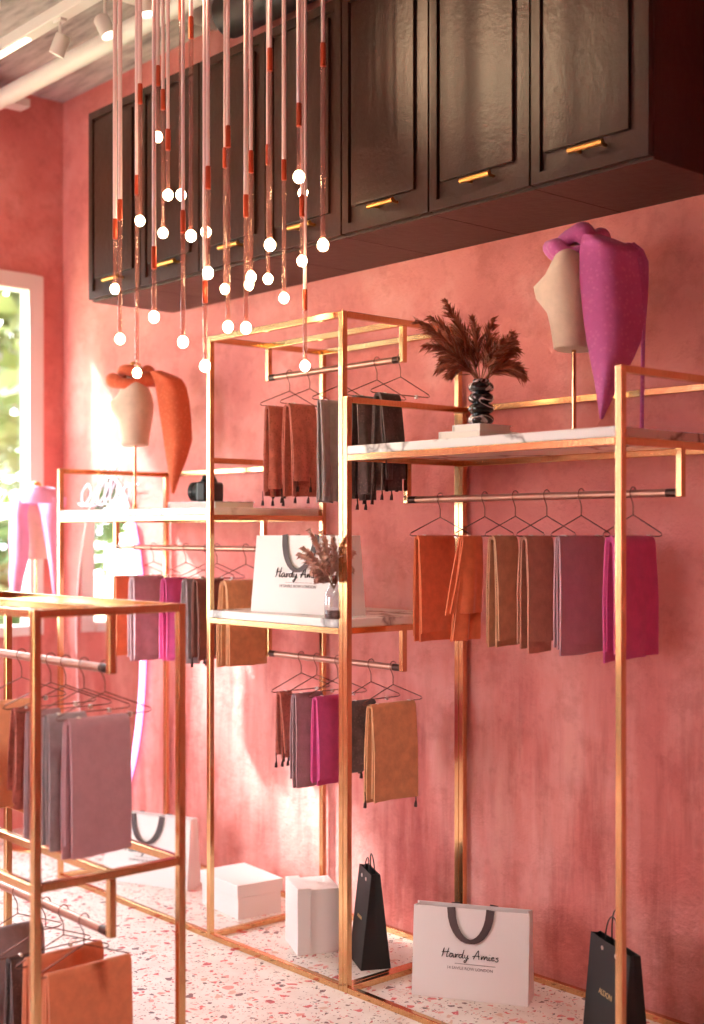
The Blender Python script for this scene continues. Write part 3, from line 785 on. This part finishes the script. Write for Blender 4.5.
# small vase and pampas on the tower shelf
p = on_z(334, 619, ZC_TOP); vx, vy = p.x, p.y
t = thing('bottle_vase', 'small grey glass vase on the tower shelf beside the white bag', 'vase', (vx, vy, ZC_TOP))
m = MB(); m.lathe([(.026, 0), (.031, .004), (.032, .05), (.030, .085), (.020, .105), (.013, .118), (.013, .14), (.015, .144), (.011, .144), (.011, .118), (.006, .11)], (vx, vy, ZC_TOP), 28); m.build('vase_body', 'vase_glass', t, smooth=60)
m = MB(); m.lathe([(.0255, .002), (.0295, .006), (.0295, .026), (.028, .028)], (vx, vy, ZC_TOP), 24); o = m.build('water', plain('smoky_water', srgb(92, 74, 76), .2), t, smooth=50)
t = thing('dried_bouquet', 'small bunch of dried brown pampas in the grey vase on the tower shelf', 'dried plant', (vx, vy, ZC_TOP + .06))
base = V((vx, vy, ZC_TOP + .10)); dV2 = depth(base)
for k, (x, y, dd) in enumerate([(310, 530, 0), (322, 532, .04), (333, 536, -.05), (304, 548, -.05), (300, 554, .05), (313, 560, .07), (318, 578, -.06), (334, 545, .06), (345, 540, -.03), (352, 552, .03), (326, 555, -.08), (344, 560, .08), (314, 570, -.07), (350, 568, -.03)]):
    frond(t, base, at_depth(x, y, dV2 + dd), .03, .034, 26, 'plume_pale', 90 + k, .018)

# ------------------------------------------------------------------ camera and book on the left shelf
pc = on_y(207, HY, YM - .08)
slab_book((pc.x, YM - .06), .30, .20, ZLT_TOP, .026, .05, 'large marbled-cover book lying under the camera', 'book')
zc_ = ZLT_TOP + .026
t = thing('photo_camera', 'black photo camera standing on the marbled book', 'camera', (pc.x + .02, YM - .08, zc_), math.radians(-72), None, True)
m = MB(); m.box((-.062, -.022, 0), (.062, .022, .080)); m.build('camera_body', 'black_gloss', t, bevel=.008)
m = MB(); m.add([(-.028, -.024, .078), (.028, -.024, .078), (.028, .02, .078), (-.028, .02, .078), (-.016, -.026, .106), (.016, -.026, .106), (.014, .016, .104), (-.014, .016, .104)], [(3, 2, 1, 0), (4, 5, 6, 7), (0, 1, 5, 4), (1, 2, 6, 5), (2, 3, 7, 6), (3, 0, 4, 7)]); m.build('viewfinder', 'black_gloss', t, bevel=.003)
rx = Matrix.Rotation(PI / 2, 4, 'X').to_3x3()
m = MB(); m.lathe([(.034, .015), (.034, .035), (.036, .037), (.036, .062), (.038, .064), (.038, .082), (.034, .084), (.032, .076)], (0, 0, .042), 32, rx); ln = m.build('lens', 'black_gloss', t, smooth=40)
m = MB(); m.lathe([(.0305, .074), (.02, .079), (.004, .081)], (0, 0, .042), 28, rx); g = m.build('front_glass', 'glass_dark', ln, smooth=60)
m = MB(); m.lathe([(.0385, .066), (.0385, .069)], (0, 0, .042), 32, rx); m.build('lens_ring', 'gold_cap', ln)
m = MB(); m.box((-.070, -.036, .004), (-.042, .018, .074)); m.build('grip', 'black_gloss', t, bevel=.007)
m = MB(); m.lathe([(.010, .078), (.010, .088), (.008, .089)], (.044, 0, 0), 18); m.build('dial', 'black_gloss', t, smooth=40)

# ------------------------------------------------------------------ bags and boxes
def strokes(m, lines, origin, ux, uz, un, sc, r):
    """handwriting bent from thin round tube"""
    for ln_ in lines:
        pts = [origin + ux * (x * sc) + uz * (y * sc) + un * .0012 for x, y in ln_]
        # smooth the handwriting
        out = []
        for i in range(len(pts) - 1):
            p0, p1, p2, p3 = pts[max(i - 1, 0)], pts[i], pts[i + 1], pts[min(i + 2, len(pts) - 1)]
            for q in range(4):
                s_ = q / 4
                out.append(.5 * ((2 * p1) + (p2 - p0) * s_ + (2 * p0 - 5 * p1 + 4 * p2 - p3) * s_ ** 2 + (3 * p1 - p0 - 3 * p2 + p3) * s_ ** 3))
        out.append(pts[-1]); m.tube(out, r, 5)
SIGN = [[(.4, 2.6), (.9, 4.2), (.3, 1.0), (0, .2)], [(0, 2.2), (1.2, 2.4), (2.6, 2.7)], [(2.5, 4.3), (2.0, 2.2), (1.7, .3), (2.4, .6)],        # H
        [(4.0, 1.8), (3.2, 1.9), (2.7, .8), (3.2, .2), (4.0, 1.4), (4.1, .3), (4.8, .5)], [(4.9, 1.9), (5.0, .2), (5.3, 1.5), (6.0, 1.8)],       # a r
        [(7.2, 1.7), (6.4, 1.7), (6.1, .7), (6.7, .2), (7.3, 1.5), (7.9, 4.0), (7.3, .6), (7.9, .3)],                                            # d
        [(8.2, 1.7), (8.2, .5), (8.8, .4), (9.3, 1.7), (8.8, -.8), (8.2, -1.7), (8.0, -1.0), (9.6, .4)],                                         # y
        [(11.2, .2), (12.4, 3.2), (13.0, 4.2), (13.0, 2.0), (13.2, .2)], [(10.9, 1.3), (11.8, 1.7), (13.4, 1.6)],                                # A
        [(13.9, .2), (14.1, 1.7), (14.1, .4), (14.7, 1.8), (15.0, 1.4), (15.0, .3), (15.6, 1.8), (16.0, 1.4), (16.0, .3), (16.5, .4)],           # m
        [(16.8, 1.7), (16.7, .3), (17.3, .4)], [(17.0, 2.7), (17.05, 2.8)],                                                                       # i
        [(17.5, 1.0), (18.4, 1.4), (18.1, 1.9), (17.6, 1.2), (17.8, .3), (18.7, .6)], [(20.0, 1.8), (19.2, 1.5), (19.9, .8), (19.6, 0), (18.8, .1)]]  # e s
def text_mesh(s_, size, name):
    c = bpy.data.curves.new(name, 'FONT'); c.body = s_; c.size = size; c.extrude = .0004; c.align_x = 'CENTER'; c.align_y = 'CENTER'
    o = bpy.data.objects.new(name, c); col.objects.link(o); bpy.context.view_layer.update()
    me = bpy.data.meshes.new_from_object(o.evaluated_get(bpy.context.evaluated_depsgraph_get())); bpy.data.objects.remove(o)
    return me
def text_part(s_, size, mat, parent, mat4):
    me = text_mesh(s_, size, 'lettering'); me.materials.append(M[mat]); me.transform(mat4)
    o = bpy.data.objects.new('lettering', me); col.objects.link(o); o.parent = parent; return o
def paper_bag(name, label, pos, rz, W, D, H_, Dt, mat, kind, group):
    """local frame: front faces -y, x across; open top"""
    t = thing(name, label, 'shopping bag', pos, rz, group, True)
    m = MB(); th = .0025
    n = 8
    def wall_pts(a, b_, c, d): return [[a.lerp(b_, j / n) .lerp(d.lerp(c, j / n), i / n) for j in range(n + 1)] for i in range(n + 1)]
    A0, B0, C0, D0 = V((-W / 2, -D / 2, .001)), V((W / 2, -D / 2, .001)), V((W / 2, D / 2, .001)), V((-W / 2, D / 2, .001))
    A1, B1, C1, D1 = V((-W / 2, -Dt / 2, H_)), V((W / 2, -Dt / 2, H_)), V((W / 2, Dt / 2, H_)), V((-W / 2, Dt / 2, H_))
    m.sheet(wall_pts(A0, B0, B1, A1), th); m.sheet(wall_pts(C0, D0, D1, C1), th)
    for (p0, p1, q1, q0, sg) in ((B0, C0, C1, B1, -1), (D0, A0, A1, D1, 1)):
        P = wall_pts(p0, p1, q1, q0)
        for i, row in enumerate(P):
            for j, q in enumerate(row): q.x += sg * .35 * (D - Dt) * .5 * (1 - abs(2 * j / n - 1)) * (i / n) ** 1.3
        m.sheet(P, th)
    m.box((-W / 2, -D / 2, 0), (W / 2, D / 2, .003))
    m.build('bag_body', mat, t, smooth=30)
    def front(x, z, off=.0035): return V((x, -(D / 2 + (Dt - D) / 2 * z / H_) - off, z))
    ln_ = (front(0, H_) - front(0, 0)).normalized(); un = V((0, -1, 0))
    if kind == 'white':
        for sgn in (-1, 1):
            y = sgn * (Dt / 2 + .0045); lean = 0
            pts = []
            hw = W * .17
            for i in range(15):
                a = PI * i / 14
                x = -hw * math.cos(a) * (1 - .12 * math.sin(a)); z = H_ + .003 - .098 * W / .36 * math.sin(a) ** .8
                yy = front(0, z, .006).y if sgn < 0 else -front(0, z, .006).y
                pts.append((x, yy - sgn * 0 + (-.004 * math.sin(a) if sgn < 0 else .004 * math.sin(a)), z))
            P = []
            for i, q in enumerate(pts):
                q = V(q); T = (V(pts[min(i + 1, 14)]) - V(pts[max(i - 1, 0)])).normalized(); nrm = V((T.z, 0, -T.x)).normalized() * .0135
                tw = .5 + .5 * abs(math.cos(PI * i / 14))
                P.append([q - nrm * tw, q + nrm * tw])
            m = MB(); m.sheet(P, .002); hd = m.build('ribbon_handle', 'ribbon', t, smooth=60)
        m = MB(); sc = W * .0245
        strokes(m, SIGN, front(-10 * sc, H_ * .455, .003), V((1, 0, 0)), ln_ * .74, V((0, -1, 0)), sc, W * .0034)
        m.build('signature', 'ink', t)
        m = MB(); q = front(0, H_ * .395, .0032); m.box((q.x - W * .13, q.y - .0006, q.z - .0006), (q.x + W * .22, q.y + .0006, q.z + .0006)); m.build('print_line', 'ink_grey', t)
        q = front(W * .0, H_ * .345, .0032); ang = math.atan2((D - Dt) / 2, H_)
        text_part('14 SAVILE ROW LONDON', W * .034, 'ink_grey', t, Matrix.Translation(q) @ Matrix.Rotation(PI / 2 - ang, 4, 'X'))
    else:
        for sgn in (-1, 1):
            m = MB(); pts = []
            for i in range(15):
                a = PI * i / 14; x = -W * .17 * math.cos(a); z = H_ - .03 + (.095 + .008 * sgn) * W / .2 * math.sin(a) ** .75
                pts.append((x, sgn * (Dt / 2 * .6 + .0035) * (1 - .5 * math.sin(a)), z))
            m.tube(pts, .0022, 7); m.build('cord_handle', 'black_gloss', t, smooth=60)
        for x in (-W * .17, W * .17):
            m = MB(); q = front(x, H_ * .92, .002); m.lathe([(.0022, 0), (.0062, 0), (.0068, .0016), (.0055, .0026), (.0024, .0022)], q, 16, Matrix.Rotation(PI / 2, 4, 'X').to_3x3()); m.build('eyelet', 'eyelet', t, smooth=50)
        q = front(0, H_ * .50, .0032); ang = math.atan2((D - Dt) / 2, H_)
        text_part('ALDON', W * .095, 'gold_print', t, Matrix.Translation(q) @ Matrix.Rotation(PI / 2 - ang, 4, 'X'))
    return t
GW, GB = 'white paper shopping bags', 'black paper shopping bags'
def floor_bag(pl, pr, z, D, H_, Dt, mat, kind, name, label, group):
    a = on_z(pl[0], pl[1], z); b_ = on_z(pr[0], pr[1], z); w = (b_ - a); W = w.length; rz = math.atan2(w.y, w.x)
    n_ = V((-w.y, w.x, 0)).normalized(); c = (a + b_) / 2 + n_ * D / 2
    return paper_bag(name, label, (c.x, c.y, z), rz, W, D, H_, Dt, mat, kind, group), W
print('white bag W', floor_bag((412, 994.5), (528, 1007), 0, .11, .285, .05, 'white', 'white', 'shopping_bag', 'white signature bag with ribbon handles standing on the floor by the bare wall', GW)[1])
print('left bag W', floor_bag((103, 879), (187, 891), 0, .11, .29, .05, 'white', 'white', 'shopping_bag', 'white ribbon-handled bag on the floor behind the foreground rack', GW)[1])
print('shelf bag W', floor_bag((251, 611), (344, 616.5), ZC_TOP, .11, .275, .05, 'white', 'white', 'shopping_bag', 'white signature bag standing on the tower shelf', GW)[1])
print('black1 W', floor_bag((349.5, 956), (361, 971), 0, .105, .325, .03, 'black', 'black', 'shopping_bag', 'black cord-handled bag on the floor beside the white boxes', GB)[1])
print('black2 W', floor_bag((583, 1030), (622, 1062), 0, .085, .295, .03, 'black', 'black', 'shopping_bag', 'black cord-handled bag behind the brass post by the bare wall', GB)[1])

def gift_box(name, label, pos, rz, sx, sy, sz, lid, axis):
    t = thing(name, label, 'box', pos, rz, 'white gift boxes', True)
    if axis == 'z':
        m = MB(); m.box((-sx / 2 + .006, -sy / 2 + .006, 0), (sx / 2 - .006, sy / 2 - .006, sz - .01)); m.build('box_base', 'white', t, bevel=.002)
        m = MB(); m.box((-sx / 2, -sy / 2, sz - lid), (sx / 2, sy / 2, sz)); ld = m.build('lid', 'white', t, bevel=.002)
        m = MB(); m.box((-sx * .3, -sy * .12, sz), (sx * .3, -sy * .105, sz + .0008)); m.box((-sx * .22, .02 * sy, sz), (sx * .1, .03 * sy, sz + .0008)); m.build('print_line', 'seam', ld)
    else:      # lying on its side: lid on the -x side
        m = MB(); m.box((-sx / 2 + .01, -sy / 2 + .006, 0), (sx / 2, sy / 2 - .006, sz - .006)); m.build('box_base', 'white', t, bevel=.002)
        m = MB(); m.box((-sx / 2, -sy / 2, 0), (-sx / 2 + lid, sy / 2, sz)); ld = m.build('lid', 'white', t, bevel=.002)
        m = MB(); m.tube([(-sx / 2 - .0005, -sy * .1, sz * .42), (-sx / 2 - .0005, sy * .05, sz * .54), (-sx / 2 - .0005, sy * .12, sz * .50)], .0012, 5); m.build('signature', 'ink_grey', ld)
    return t
def corner_box(pn, pr, depth_, sz, label, lid, axis):
    a = on_z(pn[0], pn[1], 0); b_ = on_z(pr[0], pr[1], 0); w = b_ - a; sx = w.length; rz = math.atan2(w.y, w.x)
    n_ = V((-w.y, w.x, 0)).normalized(); c = (a + b_) / 2 + n_ * depth_ / 2
    print(label, sx, math.degrees(rz)); return gift_box('gift_box', label, (c.x, c.y, 0), rz, sx, depth_, sz, lid, axis)
corner_box((237.5, 921), (283, 912), .30, .135, 'flat white lidded box on the floor between the tower posts', .05, 'z')
corner_box((297.5, 956), (341, 952), .19, .235, 'upright white box standing on its side next to the black bag', .05, 'x')

# ------------------------------------------------------------------ pendant lamps
PEND = [(115, 229, 289), (120, 210, 339), (137, 185, 373), (140, 94, 221), (158, 76, 137), (163, 100, 233), (154, 258, 317), (168, 140, 195), (181, 10, 195), (183, 222, 342),
        (191, 28, 236), (206, 165, 232), (208, 178, 273), (205, 292, 366), (225, 158, 289), (228, 137, 327), (249, 80, 285), (251, 162, 277), (246, 206, 328), (268, 155, 279), (270, 60, 245),
        (284, 170, 298), (299, 115, 177), (303, 160, 193), (302, 206, 261), (305, 300, 366), (323, 55, 245)]
order = sorted(range(len(PEND)), key=lambda i: PEND[i][0] + i * 1e-4)
ORD = 'first second third fourth fifth sixth seventh eighth ninth tenth eleventh twelfth thirteenth fourteenth fifteenth sixteenth seventeenth eighteenth nineteenth twentieth twenty-first twenty-second twenty-third twenty-fourth twenty-fifth twenty-sixth twenty-seventh'.split()
pr_ = random.Random(5); placed = []
for rank, i in enumerate(order):
    x, fy, by = PEND[i]
    for _ in range(400):
        d = pr_.uniform(3.95, 4.55) - (x - 210) * .0014; p = at_depth(x, by, d)
        if all((p.x - a) ** 2 + (p.y - c) ** 2 > .066 ** 2 for a, c in placed) and abs(p.y - 2.60) > .06: break
    placed.append((p.x, p.y)); p = at_depth(x, by, d); zb = p.z; zf = EYE + (HY - fy) * d / F
    t = thing('pendant_lamp', f'slim blush pendant lamp with copper sleeve, its bulb {ORD[rank]} from the left of the cluster', 'pendant lamp', (p.x, p.y, ZC), 0, 'pendant lamps hanging in a cluster')
    m = MB(); m.tube([(p.x, p.y, zf), (p.x, p.y, ZC - .02)], pr_.choice((.0058, .0066, .0075)), 8); m.build('cord', 'rope', t, smooth=50)
    m = MB(); m.lathe([(.011, ZC - .03), (.03, ZC - .02), (.03, ZC)], (p.x, p.y, 0), 16); m.build('ceiling_cap', 'ferrule', t, smooth=40)
    m = MB(); m.lathe([(.006, zf - .035), (.0085, zf - .033), (.0085, zf + .033), (.006, zf + .036)], (p.x, p.y, 0), 12); m.build('sleeve', 'ferrule', t, smooth=40)
    m = MB(); m.tube([(p.x, p.y, zb + .018), (p.x, p.y, zf - .03)], .0072, 10); m.build('glass_tube', 'tube_glass', t, smooth=50)
    m = MB(); m.sphere((p.x, p.y, zb), .0165, 16, 10, 1.12); m.build('bulb', 'bulb', t, smooth=80)

# ------------------------------------------------------------------ ceiling services
tag_t = thing('lighting_track', 'long white lighting track hung below the ceiling with a glowing strip', 'light track', (-4, 2.62, 3.6))
TY, TZ = 2.60, 3.55
m = MB(); m.box((XC + .02, TY - .028, TZ), (1.2, TY + .028, TZ + .05)); m.build('track_bar', 'white_paint', tag_t, bevel=.004)
m = MB(); m.box((XC + .2, TY - .012, TZ - .005), (-4.95, TY + .012, TZ)); m.build('led_strip', 'led', tag_t)
m = MB()
for x in (-5.9, -4.6, -3.4, -2.2, -1): m.tube([(x, TY, TZ + .05), (x, TY, ZC)], .004, 6)
m.build('suspension_wire', 'white_paint', tag_t)
m = MB(); m.tube([(XC, 2.86, 3.545), (1.4, 2.86, 3.545)], .042, 20); o = m.build('round_pipe', 'white_paint', smooth=50); tag(o, 'white round pipe running below the ceiling beside the lighting track', 'pipe')
m = MB()
pp = [(-4.47, -2.0, 3.667), (-4.47, 3.22, 3.667)]
m.tube(pp, .062, 22); 
for y in (-1, .5, 1.9, 3.0): m.tube([(-4.47, y - .02, 3.667), (-4.47, y + .02, 3.667)], .068, 22)
o = m.build('air_duct', 'white_paint', smooth=50); tag(o, 'white air duct running to the wall above the cabinets', 'duct')
m = MB(); m.tube([(-4.38, 3.21, 3.635), (1.3, 3.21, 3.635)], .09, 24)
for x in (-3.4, -2.2, -1.0): m.tube([(x - .02, 3.21, 3.635), (x + .02, 3.21, 3.635)], .096, 24)
o = m.build('air_duct', 'duct_grey', smooth=50); tag(o, 'dark grey air duct lying above the wall cabinets', 'duct')
for nm, xx, lb in (('cable_tray', -5.93, 'short white tray under the ceiling close to the window wall'), ('cable_tray', -5.05, 'white tray crossing the ceiling above the track, further from the window wall')):
    m = MB(); y1 = 3.1 if xx < -5.5 else 2.5; z0 = 3.60 if xx < -5.5 else 3.66; z1 = ZC - .001 if xx > -5.5 else z0 + .04
    m.box((xx - .05, -2.5, z0), (xx + .05, y1, z0 + .008)); m.box((xx - .05, -2.5, z0 + .008), (xx - .042, y1, z1)); m.box((xx + .042, -2.5, z0 + .008), (xx + .05, y1, z1))
    o = m.build(nm, 'white_paint', bevel=.002); tag(o, lb, 'cable tray', 'ceiling trays')
SPOTS = [(60, 45, V((-.55, -.25, -1.2)), 'spotlight on the ceiling track nearest the window, its face glowing'), (105, 27, V((.55, .25, -1.2)), 'middle spotlight on the ceiling track'), (146, 4, V((.3, .1, -1.6)), 'spotlight on the ceiling track nearest the pendant lamps')]
for x, y, dr, lb in SPOTS:
    p = on_y(x, y, TY); c = V((p.x, TY, min(p.z, TZ - .075))); dr = dr.normalized()
    t = thing('spotlight', lb, 'spotlight', (c.x, c.y, TZ), 0, 'track spotlights')
    m = MB(); m.tube([(c.x, c.y, TZ), (c.x, c.y, c.z)], .006, 8); m.box((c.x - .03, c.y - .014, TZ - .012), (c.x + .03, c.y + .014, TZ)); m.build('bracket', 'white_paint', t)
    rot = V((0, 0, 1)).rotation_difference(dr).to_matrix()
    m = MB(); m.lathe([(.026, -.042), (.031, -.036), (.031, .040), (.028, .042), (.026, .034), (.008, .030)], c, 24, rot); m.build('lamp_body', 'white_paint', t, smooth=40)
    m = MB(); m.lathe([(.0255, .031), (.0255, .037), (.01, .040)], c, 20, rot); m.build('lamp_face', 'led', t, smooth=40)

# ------------------------------------------------------------------ mirror, neon
MX, MZ, MA, MBZ = -5.612, .97, .315, .80
t = thing('oval_mirror', 'tall oval mirror with a pink neon tube down one side, behind the left rack', 'mirror', (MX, YW, MZ - MBZ))
m = MB(); n = 64
ring = [V((MX + MA * math.cos(2 * PI * i / n), 0, MZ + MBZ * math.sin(2 * PI * i / n))) for i in range(n)]
m.add([(q.x, YW - .012, q.z) for q in ring] + [(q.x, YW - .001, q.z) for q in ring], [tuple(range(n)), tuple(range(2 * n - 1, n - 1, -1))] + [(i, (i + 1) % n, n + (i + 1) % n, n + i) for i in range(n)])
m.build('mirror_glass', 'mirror', t)
m = MB(); m.tube([(MX + (MA + .004) * math.cos(2 * PI * i / n), YW - .008, MZ + (MBZ + .004) * math.sin(2 * PI * i / n)) for i in range(n)], .005, 8, closed=True); m.build('mirror_rim', 'white_paint', t, smooth=60)
m = MB(); m.tube([(MX + (MA + .014) * math.cos(a), YW - .024, MZ + (MBZ + .014) * math.sin(a)) for a in [math.radians(q) for q in range(-78, 46, 3)]], .015, 12); m.build('neon_tube', 'neon', t, smooth=60)
def neon_text(label, lines, origin, ux, sc, r, mat, un):
    m = MB(); strokes(m, lines, origin, ux, V((0, 0, .62)) + ux * .2, un, sc, r)
    o = m.build('neon_sign', mat, smooth=60); return tag(o, label, 'neon sign', None)
ol = [[(0, .3), (.6, .1), (1.1, 1.0), (.7, 1.9), (.2, 1.2), (.5, .2), (1.3, .2), (1.9, 1.0)], [(1.9, 1.0), (2.5, 3.2), (2.2, 3.9), (1.8, 3.0), (1.9, .8), (2.4, .1), (3.0, .8)],
      [(3.0, .8), (3.6, 2.9), (3.4, 3.6), (3.0, 2.8), (3.1, .7), (3.6, .1), (4.2, .9)], [(4.2, .9), (4.6, 1.8), (4.9, 1.2), (4.6, .2), (4.2, .7), (4.5, 1.6), (5.6, 1.7)]]
pn = on_x(-6, 512, XC + .06)
neon_text('pale neon handwriting in front of the window', ol, V((XC + .06, pn.y - .14, pn.z)), V((0, 1, 0)), .048, .004, 'neon_soft', V((1, 0, 0)))
pw = on_y(78, 507, YW - .03)
neon_text('pale pink strokes above the oval mirror, standing in for the reflected window sign', ol, V((pw.x, YW - .03, pw.z)), V((1, 0, 0)), .095, .0035, 'neon_soft', V((0, -1, 0)))  # glowing strokes stand in for the window sign's reflection

# ------------------------------------------------------------------ light
sc = bpy.context.scene
w = bpy.data.worlds.new('sky'); sc.world = w; w.use_nodes = True
bg = w.node_tree.nodes['Background']; bg.inputs[0].default_value = (.90, .94, 1, 1); bg.inputs[1].default_value = 23
sun = bpy.data.lights.new('sun', 'SUN'); sun.energy = 22; sun.color = (1, .96, .91); sun.angle = math.radians(3.2)
so = bpy.data.objects.new('sun', sun); col.objects.link(so); so.rotation_euler = V((1, .75, -1)).to_track_quat('-Z', 'Y').to_euler()
def spot(name, loc, target, e, angle, blend=.6, color=(1, .82, .6), size=.03):
    l = bpy.data.lights.new(name, 'SPOT'); l.energy = e; l.spot_size = math.radians(angle); l.spot_blend = blend; l.color = color; l.shadow_soft_size = size
    o = bpy.data.objects.new(name, l); col.objects.link(o); o.location = loc; o.rotation_euler = (V(target) - V(loc)).to_track_quat('-Z', 'Y').to_euler(); return o
spot('spot_glow', (-4.1, 1.42, 3.62), (-2.76, 2.95, 3.02), 330, 25, 1, (1, .72, .44), .06)
spot('fill_spot_front', (-.7, .9, 3.6), (-3.0, 1.75, .8), 260, 52, .8, (1, .9, .8), .2)  # added off-frame fill for the foreground rack, no fitting modelled
spot('spot_wall', (-2.2, 1.6, 3.6), (-2.2, 3.38, 1.9), 8, 70)

cam = bpy.data.cameras.new('camera'); cam.sensor_fit = 'HORIZONTAL'; cam.sensor_width = 36; cam.lens = F / 704 * 36
cam.shift_y = (HY - 512) / 704 ; cam.clip_start = .05
co = bpy.data.objects.new('camera', cam); col.objects.link(co); co.location = (0, 0, EYE); co.rotation_euler = (PI / 2, 0, AZ)
cam.dof.use_dof = True; cam.dof.focus_distance = 4.3; cam.dof.aperture_fstop = 2.2
sc.camera = co
sc.view_settings.view_transform = 'Standard'; sc.view_settings.look = 'None'; sc.view_settings.gamma = 1; sc.view_settings.use_curve_mapping = False
sc.view_settings.exposure = -0.12
sc.cycles.use_denoising = True
sc.cycles.max_bounces = 10; sc.cycles.diffuse_bounces = 6; sc.cycles.transparent_max_bounces = 16
sc.cycles.sample_clamp_indirect = 6
for o in list(bpy.data.objects):
    if '_local' in o: del o['_local']
